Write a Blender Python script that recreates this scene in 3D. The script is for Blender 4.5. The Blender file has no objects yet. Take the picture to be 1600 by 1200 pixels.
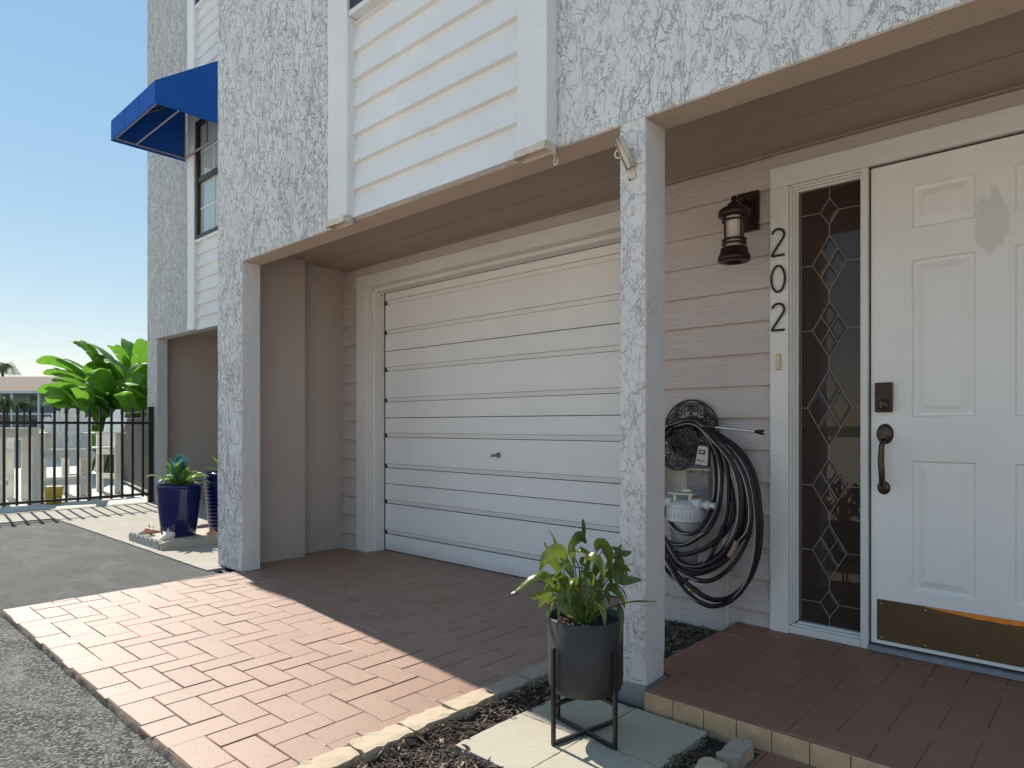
import bpy, math, random
from mathutils import Vector, Matrix, noise as mnoise
random.seed(7)
PI = math.pi
R = math.radians
S = bpy.context.scene
COL = S.collection

# ---------------------------------------------------------------- camera
H = 1.04                                   # lens height above the paved driveway
F = 1040.7; ALPHA = R(42.4); CX = 800.0; CY = 665.0
cam_d = bpy.data.cameras.new('camera'); cam = bpy.data.objects.new('camera', cam_d); COL.objects.link(cam)
cam.location = (0, 0, H); cam.rotation_euler = (R(90), 0, ALPHA)
cam_d.sensor_width = 36; cam_d.sensor_fit = 'HORIZONTAL'
cam_d.lens = 36 * F / 1600
cam_d.shift_y = (CY - 600) / 1600
cam_d.clip_start = 0.05; cam_d.clip_end = 2000
S.camera = cam

# ---------------------------------------------------------------- sky, sun, exposure
SUN_EL = R(45); SUN_AZ = R(6.3)            # the sun stands to the left, a little behind the facade plane
sun_v = Vector((-math.cos(SUN_AZ) * math.cos(SUN_EL), math.sin(SUN_AZ) * math.cos(SUN_EL), math.sin(SUN_EL)))
W = bpy.data.worlds.new('World'); S.world = W; W.use_nodes = True
wn = W.node_tree
sky = wn.nodes.new('ShaderNodeTexSky'); sky.sky_type = 'NISHITA'; sky.sun_disc = False
sky.sun_elevation = SUN_EL; sky.sun_rotation = math.atan2(sun_v.x, sun_v.y)
sky.air_density = 1.0; sky.dust_density = 0.0; sky.ozone_density = 1.6
bg = wn.nodes['Background']; bg.inputs['Strength'].default_value = 0.15
SKG, SKS, SKV = 0.28, 2.6, 1.33
gm = wn.nodes.new('ShaderNodeGamma'); gm.inputs[1].default_value = SKG
hs_ = wn.nodes.new('ShaderNodeHueSaturation'); hs_.inputs['Saturation'].default_value = SKS; hs_.inputs['Value'].default_value = SKV
wn.links.new(sky.outputs[0], gm.inputs[0]); wn.links.new(gm.outputs[0], hs_.inputs['Color']); tn = wn.nodes.new('ShaderNodeMix'); tn.data_type = 'RGBA'; tn.blend_type = 'MULTIPLY'; tn.inputs[0].default_value = 1; tn.inputs[7].default_value = (1.07, .95, .87, 1)
wn.links.new(hs_.outputs[0], tn.inputs[6]); wn.links.new(tn.outputs[2], bg.inputs['Color'])
sl = bpy.data.lights.new('sun', 'SUN'); sl.energy = 2.3; sl.angle = R(0.5); sl.color = (1.0, 0.94, 0.85)
so = bpy.data.objects.new('sun', sl); COL.objects.link(so); so.location = (-8, 1, 12)
so.rotation_euler = sun_v.to_track_quat('Z', 'Y').to_euler()
S.view_settings.view_transform = 'Standard'; S.view_settings.look = 'None'
S.view_settings.exposure = 1.5; S.view_settings.gamma = 1
S.cycles.max_bounces = 10; S.cycles.diffuse_bounces = 6

def at(u, v, Y):
    """measured picture position on the plane at depth Y -> metres"""
    t = (u - CX) / F
    xd = t * math.cos(ALPHA) - math.sin(ALPHA); yd = math.cos(ALPHA) + t * math.sin(ALPHA)
    D = Y / yd
    return Vector((xd * D, Y, H - (v - CY) * D / F))
def atD(u, v, D):
    t = (u - CX) / F
    return Vector(((t * math.cos(ALPHA) - math.sin(ALPHA)) * D, (math.cos(ALPHA) + t * math.sin(ALPHA)) * D, H - (v - CY) * D / F))

# ---------------------------------------------------------------- materials
MATS = {}
class NT:
    def __init__(s, name):
        s.m = bpy.data.materials.new(name); s.m.use_nodes = True
        s.t = s.m.node_tree; s.b = s.t.nodes['Principled BSDF']; s.tc = None
        MATS[name] = s.m
    def n(s, typ, **kw):
        x = s.t.nodes.new('ShaderNode' + typ)
        for k, v in kw.items(): setattr(x, k, v)
        return x
    def l(s, a, b): s.t.links.new(a, b)
    def co(s, scale=(1, 1, 1)):
        if s.tc is None: s.tc = s.n('NewGeometry')
        m = s.n('Mapping'); m.inputs['Scale'].default_value = scale
        s.l(s.tc.outputs['Position'], m.inputs['Vector']); return m.outputs[0]
    def noise(s, scale, detail=3, rough=.55, dist=0, vec=None):
        x = s.n('TexNoise'); x.inputs['Scale'].default_value = scale; x.inputs['Detail'].default_value = detail
        x.inputs['Roughness'].default_value = rough; x.inputs['Distortion'].default_value = dist
        s.l(vec if vec else s.co(), x.inputs['Vector']); return x.outputs['Fac']
    def ramp(s, fac, stops):
        x = s.n('ValToRGB'); e = x.color_ramp.elements
        while len(e) < len(stops): e.new(.5)
        for i, (p, c) in enumerate(stops):
            e[i].position = p; e[i].color = (c, c, c, 1) if isinstance(c, (int, float)) else (*c, 1)
        s.l(fac, x.inputs[0]); return x.outputs[0]
    def math(s, op, a, b=None, clamp=False):
        x = s.n('Math', operation=op); x.use_clamp = clamp
        for i, v in enumerate((a, b)):
            if v is None: continue
            if isinstance(v, (int, float)): x.inputs[i].default_value = v
            else: s.l(v, x.inputs[i])
        return x.outputs[0]
    def mix(s, fac, a, b, mode='MIX'):
        x = s.n('Mix', data_type='RGBA', blend_type=mode)
        for i, v in ((0, fac), (6, a), (7, b)):
            if isinstance(v, (int, float)): x.inputs[i].default_value = v
            elif isinstance(v, tuple): x.inputs[i].default_value = (*v, 1)
            else: s.l(v, x.inputs[i])
        return x.outputs[2]
    def bump(s, h, dist, strength=1.0, prev=None):
        x = s.n('Bump'); x.inputs['Distance'].default_value = dist; x.inputs['Strength'].default_value = strength
        s.l(h, x.inputs['Height'])
        if prev: s.l(prev, x.inputs['Normal'])
        return x.outputs[0]
    def out(s, col=None, rough=None, nrm=None, metal=None, spec=None, trans=None):
        b = s.b
        for k, v in (('Base Color', col), ('Roughness', rough), ('Metallic', metal), ('Specular IOR Level', spec), ('Normal', nrm)):
            if v is None: continue
            if isinstance(v, (int, float)): b.inputs[k].default_value = v
            elif isinstance(v, tuple): b.inputs[k].default_value = (*v, 1)
            else: s.l(v, b.inputs[k])
        return s.m

def plain(name, col, rough=.5, metal=0., spec=.5, var=.12, scale=12, bump=.0008, bscale=60):
    """slightly uneven, dirtied surface"""
    m = NT(name)
    a = m.noise(scale, 4, .6)
    dark = tuple(c * (1 - var) for c in col); lite = tuple(min(1, c * (1 + var * .6)) for c in col)
    c = m.mix(m.ramp(a, [(.3, 0.), (.7, 1.)]), dark, lite)
    r = m.math('ADD', m.math('MULTIPLY', a, .2), rough - .1)
    return m.out(c, r, m.bump(m.noise(bscale, 3), bump) if bump else None, metal, spec)

def stucco(name, col, line, ridge=1.0, sc=7.0, zs=.62, dens=0., relief=1.):
    """skip-trowelled coat: broken, wandering ridges with grime caught under them"""
    m = NT(name)
    xyz = m.n('SeparateXYZ'); m.co(); m.l(m.tc.outputs['Position'], xyz.inputs[0])
    # the coat is worked more finely towards the far end of the wall
    fx = m.n('MapRange'); fx.inputs[1].default_value = -1.6; fx.inputs[2].default_value = -3.6; m.l(xyz.outputs[0], fx.inputs[0])
    f = m.math('ADD', m.math('MULTIPLY', fx.outputs[0], .085), dens)
    nx = m.n('SeparateXYZ'); m.l(m.tc.outputs['Normal'], nx.inputs[0])
    face = m.math('SUBTRACT', 1., m.math('MULTIPLY', m.ramp(m.math('ABSOLUTE', nx.outputs[0]), [(.4, 0.), (.6, 1.)]), .96))   # returns are floated smoother than the street face
    lines = None; plates = None
    for i, (k, det, dist, z_, off, t) in enumerate(((1., 5, .7, zs, 0, .0075), (1.9, 5, 1.1, zs*.8, 11, .0075), (3.6, 4, .8, zs*.75, 23, .010))):
        v = m.n('Mapping'); v.inputs['Scale'].default_value = (1, 1, z_); v.inputs['Location'].default_value = (off, off*.7, off*.3); m.l(m.tc.outputs['Position'], v.inputs['Vector'])
        n1 = m.noise(sc*k, det, .6, dist, v.outputs[0])
        d = m.math('ABSOLUTE', m.math('SUBTRACT', n1, .5))
        ln = m.ramp(d, [(.0, 1.), (t, .0)])
        mk = m.noise(sc*.55*(1+i*.5), 3, .6, .3, v.outputs[0])
        mk = m.math('MULTIPLY', m.math('SUBTRACT', m.math('ADD', mk, f), .50 if i else .46), 14, True)
        ln = m.math('MULTIPLY', ln, mk)
        pl = m.ramp(n1, [(.485, 0.), (.5, 1.)])
        pl = m.math('MULTIPLY', pl, [.5, .4, .25][i])
        lines = ln if lines is None else m.math('MAXIMUM', lines, ln)
        plates = pl if plates is None else m.math('ADD', plates, pl)
    lines = m.math('MULTIPLY', lines, face); plates = m.math('MULTIPLY', plates, m.math('ADD', m.math('MULTIPLY', face, .8), .2))
    big = m.noise(1.1, 5, .65)
    streak = m.noise(2.2, 4, .6, .2, m.co((3, 3, .25)))
    base = m.mix(m.ramp(big, [(.35, 0.), (.7, 1.)]), tuple(c * .92 for c in col), col)
    base = m.mix(m.math('MULTIPLY', m.ramp(streak, [(.5, 0.), (.75, 1.)]), .25), base, tuple(c * .78 for c in col))
    c = m.mix(m.math('MULTIPLY', m.math('MULTIPLY', lines, ridge), m.math('ADD', .32, m.math('MULTIPLY', fx.outputs[0], .68))), base, line)
    fine = m.noise(75, 4, .65)
    h = m.math('ADD', m.math('ADD', plates, m.math('MULTIPLY', fine, .3)), m.math('MULTIPLY', lines, -.5))
    return m.out(c, .85, m.bump(h, .0085 * relief), spec=.25)

stucco('stucco_white', (.75, .74, .735), (.30, .29, .28), .58, 6.5, .6, -.008, 1.25)
stucco('stucco_far', (.60, .60, .585), (.18, .175, .17), .85, 9, .5, .06)
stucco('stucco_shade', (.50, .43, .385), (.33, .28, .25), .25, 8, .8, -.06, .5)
stucco('stucco_pillar', (.75, .71, .69), (.42, .37, .35), .35, 5, .7, -.10, 1.3)

def siding_mat(name, col, grain=.0012):
    m = NT(name)
    g = m.noise(9, 6, .65, .4, m.co((.35, 1, 7)))
    g2 = m.noise(30, 4, .6, .2, m.co((.12, 1, 5)))
    w = m.noise(1.3, 4, .6)
    c = m.mix(m.ramp(w, [(.3, 0.), (.7, 1.)]), tuple(x * .88 for x in col), col)
    c = m.mix(m.math('MULTIPLY', m.ramp(g2, [(.25, 1.), (.42, 0.)]), .35), c, tuple(x * .66 for x in col))
    sp = m.ramp(m.noise(55, 2, .5), [(.23, 1.), (.27, 0.)])
    c = m.mix(m.math('MULTIPLY', sp, .5), c, (.3, .26, .22))
    h = m.math('ADD', m.math('MULTIPLY', g, .6), m.math('MULTIPLY', g2, .6))
    return m.out(c, .55, m.bump(h, grain * 3), spec=.4)
siding_mat('siding_white', (.86, .86, .855))
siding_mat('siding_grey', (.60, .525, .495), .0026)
siding_mat('trim_white', (.82, .82, .82), .0007)
siding_mat('trim_door', (.80, .775, .745), .0007)
siding_mat('siding_far', (.82, .82, .80))

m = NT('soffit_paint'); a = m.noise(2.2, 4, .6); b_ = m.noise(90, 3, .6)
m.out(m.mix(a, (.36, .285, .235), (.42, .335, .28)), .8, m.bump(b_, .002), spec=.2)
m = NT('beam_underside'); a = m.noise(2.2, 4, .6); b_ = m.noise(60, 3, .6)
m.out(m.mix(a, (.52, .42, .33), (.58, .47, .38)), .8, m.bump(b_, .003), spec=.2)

# garage door enamel, faintly dirty
m = NT('garage_enamel')
w = m.noise(1.6, 5, .6); s_ = m.ramp(m.noise(24, 3, .6, .2, m.co((1, 1, .6))), [(.2, 1.), (.27, 0.)])
c = m.mix(m.ramp(w, [(.3, 0.), (.75, 1.)]), (.80, .795, .79), (.87, .865, .86)); c = m.mix(m.math('MULTIPLY', s_, .5), c, (.42, .36, .31))
sz_ = m.n('SeparateXYZ'); m.l(m.tc.outputs['Position'], sz_.inputs[0])
gz_ = m.math('ADD', m.math('MULTIPLY', sz_.outputs[2], 7.), m.math('MULTIPLY', m.noise(7, 5, .7, .4), .9))
c = m.mix(m.math('MULTIPLY', m.ramp(gz_, [(.45, 1.), (.95, 0.)]), .4), c, (.36, .30, .26))
ru_ = m.ramp(m.noise(5, 5, .75, 1.2, m.co((.6, 1, 2.2))), [(.62, 0.), (.72, 1.)]); c = m.mix(m.math('MULTIPLY', ru_, .22), c, (.50, .43, .36))
m.out(c, .42, m.bump(m.noise(40, 3), .0009), spec=.4)

m = NT('door_paint')
w = m.noise(1.9, 5, .65)
c = m.mix(m.ramp(w, [(.3, 0.), (.7, 1.)]), (.80, .775, .75), (.87, .86, .84))
sp = m.ramp(m.noise(80, 2, .5), [(.2, 1.), (.25, 0.)])
c = m.mix(m.math('MULTIPLY', sp, .35), c, (.3, .26, .24))
pv = m.n('VectorMath', operation='SUBTRACT'); m.l(m.tc.outputs['Position'], pv.inputs[0]); pp_ = at(1551, 345, 3.222); pv.inputs[1].default_value = (pp_.x, 3.222, pp_.z)
px_ = m.n('Mapping'); px_.inputs['Scale'].default_value = (1/.056, 0, 1/.13); m.l(pv.outputs[0], px_.inputs['Vector'])
ln_ = m.n('VectorMath', operation='LENGTH'); m.l(px_.outputs[0], ln_.inputs[0])
dd_ = m.math('ADD', ln_.outputs['Value'], m.math('MULTIPLY', m.math('SUBTRACT', m.noise(16, 4, .7, 1., m.co((1, 1, .5))), .5), 1.3))
c = m.mix(m.math('MULTIPLY', m.ramp(dd_, [(.80, 1.), (1.05, 0.)]), .5), c, (.56, .55, .52))
m.out(c, .5, m.bump(m.noise(150, 3), .0006), spec=.4)
m = NT('door_patch'); m.out(m.mix(m.noise(20, 4, .6, 1.), (.60, .58, .55), (.68, .66, .63)), .7, spec=.2)

# pavers
def tile_mat(name, c1, c2, rough, spec):
    m = NT(name)
    a = m.noise(3.1, 5, .65); b = m.noise(160, 3, .6); st = m.noise(.8, 4, .6)
    isl = m.n('NewGeometry').outputs['Random Per Island']
    f = m.math('ADD', m.math('MULTIPLY', isl, .55), m.math('MULTIPLY', a, .45))
    c = m.mix(f, c1, c2)
    c = m.mix(m.ramp(b, [(.30, .6), (.46, 0.)]), c, tuple(x * .55 for x in c1))
    md = m.noise(26, 4, .7); c = m.mix(m.math('MULTIPLY', m.ramp(md, [(.35, 1.), (.6, 0.)]), .28), c, tuple(x * .7 for x in c1))
    c = m.mix(m.math('MULTIPLY', m.ramp(st, [(.45, 0.), (.7, 1.)]), .3), c, tuple(x * 1.15 for x in c2))
    r = m.math('ADD', m.math('MULTIPLY', b, .2), rough - .1)
    return m.out(c, r, m.bump(b, .0012), spec=spec)
tile_mat('paver_red', (.285, .150, .098), (.36, .215, .145), .56, 1.0)
tile_mat('porch_red', (.28, .132, .088), (.31, .15, .10), .55, .3)
plain('tile_buff', (.62, .40, .23), .6, var=.2, scale=18)
plain('joint_sand', (.24, .18, .14), .95, var=.3)

def asphalt(name, base, spk, sc, amt):
    m = NT(name)
    v = m.n('TexVoronoi'); v.inputs['Scale'].default_value = sc; m.l(m.co(), v.inputs['Vector'])
    cell = m.n('SeparateColor'); m.l(v.outputs['Color'], cell.inputs[0])
    k = m.ramp(cell.outputs[0], [(.45, 0.), (1., 1.)])
    big = m.noise(.7, 5, .65, .5); mid = m.noise(5, 4, .6, .3)
    c = m.mix(m.ramp(big, [(.3, 0.), (.72, 1.)]), tuple(x * .6 for x in base), tuple(x * 1.7 for x in base))
    c = m.mix(m.math('MULTIPLY', m.ramp(mid, [(.3, 0.), (.7, 1.)]), .4), c, tuple(x * .7 for x in base))
    stn = m.noise(1.7, 6, .7, 1.6, m.co((.55, 1.3, 1))); c = m.mix(m.math('MULTIPLY', m.ramp(stn, [(.50, 0.), (.64, 1.)]), .6), c, tuple(x * .72 for x in spk))
    c = m.mix(m.math('MULTIPLY', k, amt), c, spk)
    h = m.math('ADD', m.ramp(v.outputs['Distance'], [(.0, 1.), (.7, 0.)]), m.math('MULTIPLY', m.noise(sc * 1.5, 3, .7), .8))
    return m.out(c, .72, m.bump(h, .0055 if sc < 150 else .002), spec=.22)
asphalt('asphalt_coarse', (.036, .036, .032), (.29, .28, .26), 115, .9)
asphalt('asphalt_smooth', (.045, .045, .042), (.15, .15, .14), 230, .5)

def concrete(name, c1, c2):
    m = NT(name); a = m.noise(2.3, 6, .65); b = m.noise(130, 3, .6); k = m.noise(9, 4, .6)
    c = m.mix(m.ramp(a, [(.3, 0.), (.7, 1.)]), c1, c2); c = m.mix(m.math('MULTIPLY', m.ramp(k, [(.2, 1.), (.4, 0.)]), .35), c, tuple(x * .6 for x in c1))
    c = m.mix(m.ramp(b, [(.27, .4), (.36, 0.)]), c, tuple(x * .5 for x in c1))
    return m.out(c, .85, m.bump(b, .0015), spec=.25)
concrete('concrete_walk', (.36, .33, .27), (.44, .405, .34))
concrete('slab_pale', (.43, .385, .295), (.51, .46, .365))
concrete('deck_pale', (.56, .54, .49), (.64, .62, .57))
concrete('bounce_pale', (.66, .57, .46), (.74, .64, .52))
concrete('concrete_grey', (.27, .26, .25), (.35, .34, .32))
concrete('edging_stone', (.48, .38, .27), (.58, .47, .34))
concrete('edging_old', (.33, .27, .22), (.45, .37, .31))
concrete('scallop_concrete', (.36, .34, .30), (.45, .43, .38))
plain('kerb_dirt', (.20, .155, .12), .95, var=.6, scale=22, bump=.006, bscale=60)
plain('soil', (.045, .032, .026), .95, var=.4, scale=30, bump=.006, bscale=40)
plain('potting_soil', (.06, .035, .03), .9, var=.5, scale=60, bump=.006, bscale=80)
m = NT('mulch_chip'); isl = m.n('NewGeometry').outputs['Random Per Island']
m.out(m.ramp(isl, [(0, (.04, .026, .02)), (.5, (.11, .07, .052)), (.8, (.22, .155, .115)), (1., (.40, .32, .25))]), .85, m.bump(m.noise(120, 3, .6, 0, m.co((1, 1, 1))), .002), spec=.3)
plain('black_iron', (.018, .017, .018), .42, .0, .5, .25)
plain('pot_charcoal', (.040, .040, .042), .5, 0, .45, .35, 7, .001, 30)
plain('bronze', (.055, .032, .026), .4, .75, .5, .35)
plain('bronze_worn', (.11, .075, .055), .42, .8, .5, .4, 40)
m = NT('brass_plate'); a = m.noise(3, 6, .7, .8); b = m.noise(40, 4, .6)
m.out(m.mix(a, (.095, .062, .036), (.20, .13, .066)), m.math('ADD', m.math('MULTIPLY', b, .25), .38), m.bump(b, .0006), .7)
plain('bare_wood', (.95, .27, .02), .5, 0, .5, .2, 30)
plain('brass', (.62, .47, .16), .35, .6, .5, .15)
plain('number_black', (.015, .012, .012), .4)
plain('hose_black', (.020, .012, .016), .42, 0, .4, .3)
plain('hose_stripe', (.62, .54, .50), .5)
plain('tape_tan', (.36, .23, .16), .6)
plain('steel', (.62, .62, .63), .25, 1.0)
plain('galvanised', (.24, .235, .25), .5, .35, .5, .2, 20)
plain('pvc_cream', (.56, .53, .48), .45)
plain('pvc_white', (.62, .60, .59), .4)
plain('canister', (.46, .43, .42), .35, 0, .5, .15)
plain('device_grey', (.50, .48, .45), .5)
plain('window_brown', (.035, .022, .018), .45)
plain('muntin_white', (.75, .77, .78), .4)
plain('awning_blue', (.012, .10, .42), .75, 0, .2, .12, 3, .001, 300)
plain('awning_frame', (.30, .26, .25), .5, .3)
plain('paint_old', (.66, .58, .47), .6)
plain('white_plastic', (.72, .71, .68), .4)
plain('chair_white', (.74, .72, .66), .5, var=.1)
plain('fence_grey', (.06, .05, .045), .7, var=.3, scale=5)
plain('roof_shingle', (.24, .17, .13), .9, var=.3, scale=3)
plain('house_wall', (.40, .43, .46), .8)
plain('house_dark', (.09, .1, .11), .3)
plain('shell_white', (.75, .68, .58), .4)
plain('shell_orange', (.62, .30, .17), .45, var=.35, scale=25)
plain('yellow_plastic', (.65, .48, .05), .4)
plain('interior_dark', (.16, .10, .08), .9)
plain('interior_floor', (.10, .07, .05), .6)
plain('lead', (.36, .33, .30), .5, .3)
plain('grime_brown', (.36, .25, .18), .8, var=.3, scale=30)
plain('slot_shade', (.10, .10, .11), .8)
plain('bark', (.10, .075, .05), .9, var=.4, scale=14)
plain('seal_dark', (.05, .04, .035), .7)
m = NT('cobalt_glaze'); a = m.noise(6, 4, .6, .5, m.co((1, 1, .4)))
m.out(m.mix(a, (.004, .005, .05), (.006, .009, .13)), .12, m.bump(m.noise(25, 3, .6, 0, m.co((.3, .3, 3))), .0005), spec=.6)
m = NT('lamp_glass'); m.out((.62, .52, .45), .4); m.b.inputs['Subsurface Weight'].default_value = .2
m = NT('gravel'); v = m.n('TexVoronoi'); v.inputs['Scale'].default_value = 60; m.l(m.co(), v.inputs['Vector'])
sc = m.n('SeparateColor'); m.l(v.outputs['Color'], sc.inputs[0])
m.out(m.ramp(sc.outputs[0], [(0, (.30, .24, .18)), (.5, (.55, .45, .36)), (1, (.72, .66, .58))]), .8, m.bump(m.ramp(v.outputs['Distance'], [(0, 1.), (.6, 0.)]), .006))
def glass(name, tint=(1, 1, 1), ior=1.5):
    m = NT(name); g = m.n('BsdfGlossy'); g.inputs['Roughness'].default_value = .01; g.inputs['Color'].default_value = (1, 1, 1, 1)
    t = m.n('BsdfTransparent'); t.inputs['Color'].default_value = (*tint, 1)
    f = m.n('Fresnel'); f.inputs['IOR'].default_value = ior
    x = m.n('MixShader'); m.l(f.outputs[0], x.inputs[0]); m.l(t.outputs[0], x.inputs[1]); m.l(g.outputs[0], x.inputs[2])
    dd = m.n('BsdfDiffuse'); dd.inputs['Color'].default_value = (.24, .16, .14, 1); y_ = m.n('MixShader'); y_.inputs[0].default_value = .14
    m.l(x.outputs[0], y_.inputs[1]); m.l(dd.outputs[0], y_.inputs[2])
    m.l(y_.outputs[0], m.t.nodes['Material Output'].inputs['Surface'])
glass('sidelight_glass', (.62, .60, .58), 1.45)
m = NT('pane'); m.out((.42, .50, .52), .04, m.bump(m.noise(2, 2), .002), spec=1.0)
m = NT('water_mat'); m.out((.03, .06, .07), .08, m.bump(m.noise(1.5, 4, .6), .08))
def leafmat(name, c1, c2, rough, tr):
    m = NT(name); isl = m.n('NewGeometry').outputs['Random Per Island']
    a = m.noise(14, 3, .6)
    f = m.math('ADD', m.math('MULTIPLY', isl, .6), m.math('MULTIPLY', a, .4))
    c = m.mix(f, c1, c2)
    m.out(c, rough, m.bump(m.noise(60, 3, .6), .001), spec=.5)
    tl = m.n('BsdfTranslucent'); m.l(m.mix(.5, c, tuple(min(1, x * 2.2) for x in c2)), tl.inputs['Color'])
    x = m.n('MixShader'); x.inputs[0].default_value = tr
    m.l(m.b.outputs[0], x.inputs[1]); m.l(tl.outputs[0], x.inputs[2]); m.l(x.outputs[0], m.t.nodes['Material Output'].inputs['Surface'])
leafmat('leaf_potted', (.026, .056, .012), (.17, .22, .04), .22, .25)
leafmat('leaf_stem', (.10, .16, .03), (.20, .28, .07), .4, .2)
leafmat('leaf_banana', (.028, .095, .008), (.12, .27, .022), .55, .45)
leafmat('leaf_agave', (.05, .14, .03), (.16, .30, .06), .4, .3)
leafmat('leaf_teal', (.03, .13, .12), (.10, .28, .26), .35, .2)
leafmat('leaf_far', (.05, .08, .025), (.10, .15, .05), .6, .2)
m = NT('grass_ground'); m.out(m.mix(m.noise(2, 4), (.06, .09, .03), (.11, .13, .05)), .95)

# ---------------------------------------------------------------- mesh helpers
BASE = {}
class MB:
    def __init__(s): s.v = []; s.f = []; s.mi = []; s.sm = []
    def add(s, vs, fs, mi=0, smooth=False):
        o = len(s.v); s.v += [Vector(p) for p in vs]
        for f in fs: s.f.append([o + i for i in f]); s.mi.append(mi); s.sm.append(smooth)
        return s
    def box(s, x0, x1, y0, y1, z0, z1, mi=0):
        x0, x1 = sorted((x0, x1)); y0, y1 = sorted((y0, y1)); z0, z1 = sorted((z0, z1))
        return s.add([(x0,y0,z0),(x1,y0,z0),(x1,y1,z0),(x0,y1,z0),(x0,y0,z1),(x1,y0,z1),(x1,y1,z1),(x0,y1,z1)],
            [(0,3,2,1),(4,5,6,7),(0,1,5,4),(1,2,6,5),(2,3,7,6),(3,0,4,7)], mi)
    def obox(s, M, sx, sy, sz, mi=0):
        """box centred on matrix M"""
        c = [M @ Vector((a*sx/2, b*sy/2, d*sz/2)) for d in (-1,1) for a, b in ((-1,-1),(1,-1),(1,1),(-1,1))]
        return s.add(c, [(0,3,2,1),(4,5,6,7),(0,1,5,4),(1,2,6,5),(2,3,7,6),(3,0,4,7)], mi)
    def prism(s, prof, axis, a, b, mi=0):
        """extrude polygon prof along axis 'x','y' or 'z' from a to b"""
        def P(p, t):
            return {'x': (t, p[0], p[1]), 'y': (p[0], t, p[1]), 'z': (p[0], p[1], t)}[axis]
        n = len(prof); vs = [P(p, a) for p in prof] + [P(p, b) for p in prof]
        fs = [tuple(range(n))[::-1], tuple(range(n, 2*n))] + [(i, (i+1) % n, n+(i+1) % n, n+i) for i in range(n)]
        return s.add(vs, fs, mi)
    def tube(s, pts, r, seg=8, mi=0, cap=True, flat=1.0):
        pts = [Vector(p) for p in pts]; n = len(pts)
        rs = r if isinstance(r, (list, tuple)) else [r] * n
        t0 = (pts[1] - pts[0]).normalized()
        ref = Vector((0, 0, 1)) if abs(t0.z) < .9 else Vector((0, 1, 0))
        nrm = t0.cross(ref).normalized(); vs = []
        for i, p in enumerate(pts):
            t = (pts[min(i+1, n-1)] - pts[max(i-1, 0)]).normalized()
            nrm = (nrm - t * nrm.dot(t)).normalized(); bn = t.cross(nrm)
            for k in range(seg):
                a = 2 * PI * k / seg
                vs.append(p + nrm * math.cos(a) * rs[i] + bn * math.sin(a) * rs[i] * flat)
        fs = [(i*seg+k, i*seg+(k+1) % seg, (i+1)*seg+(k+1) % seg, (i+1)*seg+k) for i in range(n-1) for k in range(seg)]
        s.add(vs, fs, mi, True)
        if cap:
            s.add(vs[:seg], [tuple(range(seg))[::-1]], mi); s.add(vs[-seg:], [tuple(range(seg))], mi)
        return s
    def lathe(s, prof, c, seg=28, mi=0, M=None):
        """prof: (radius, height) list, about vertical axis at c"""
        vs = []; c = Vector(c)
        for r, z in prof:
            for k in range(seg):
                a = 2*PI*k/seg; p = Vector((r*math.cos(a), r*math.sin(a), z))
                if M: p = M @ p
                vs.append(c + p)
        fs = [(i*seg+k, i*seg+(k+1) % seg, (i+1)*seg+(k+1) % seg, (i+1)*seg+k) for i in range(len(prof)-1) for k in range(seg)]
        return s.add(vs, fs, mi, True)
    def build(s, name, mat, parent=None, bevel=0, base=None, seg=2):
        me = bpy.data.meshes.new(name)
        if parent is not None: b = BASE[parent.name]
        elif base is not None: b = Vector(base)
        else:
            xs = [p.x for p in s.v]; ys = [p.y for p in s.v]
            b = Vector(((min(xs)+max(xs))/2, (min(ys)+max(ys))/2, min(p.z for p in s.v)))
        me.from_pydata([p - b for p in s.v], [], s.f)
        mats = mat if isinstance(mat, (list, tuple)) else [mat]
        for k in mats: me.materials.append(MATS[k])
        me.polygons.foreach_set('material_index', s.mi); me.polygons.foreach_set('use_smooth', s.sm)
        me.update()
        o = bpy.data.objects.new(name, me); COL.objects.link(o); BASE[o.name] = b
        if parent is not None: o.parent = parent
        else: o.location = b
        if bevel:
            md = o.modifiers.new('bevel', 'BEVEL'); md.width = bevel; md.segments = seg; md.limit_method = 'ANGLE'; md.angle_limit = R(40)
        return o
def tag(o, label=None, cat=None, group=None, kind=None):
    if label: o['label'] = label
    if cat: o['category'] = cat
    if group: o['group'] = group
    if kind: o['kind'] = kind
    return o
def thing(name, loc, label, cat, group=None):
    o = bpy.data.objects.new(name, None); COL.objects.link(o); o.location = loc; o.empty_display_size = .1
    BASE[o.name] = Vector(loc); return tag(o, label, cat, group)
def copy_tree(o, parent=None):
    c = o.copy(); COL.objects.link(c)
    if parent is not None: c.parent = parent
    BASE[c.name] = BASE[o.name]
    for ch in list(o.children): copy_tree(ch, c)
    return c
def smooth_path(pts, n=8):
    """Catmull-Rom through points"""
    P = [Vector(p) for p in pts]; P = [2*P[0]-P[1]] + P + [2*P[-1]-P[-2]]; out = []
    for i in range(1, len(P)-2):
        a, b, c, d = P[i-1:i+3]
        for k in range(n):
            t = k/n
            out.append(.5*((2*b) + (c-a)*t + (2*a-5*b+4*c-d)*t*t + (3*b-a-3*c+d)*t**3))
    out.append(P[-2]); return out
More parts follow.
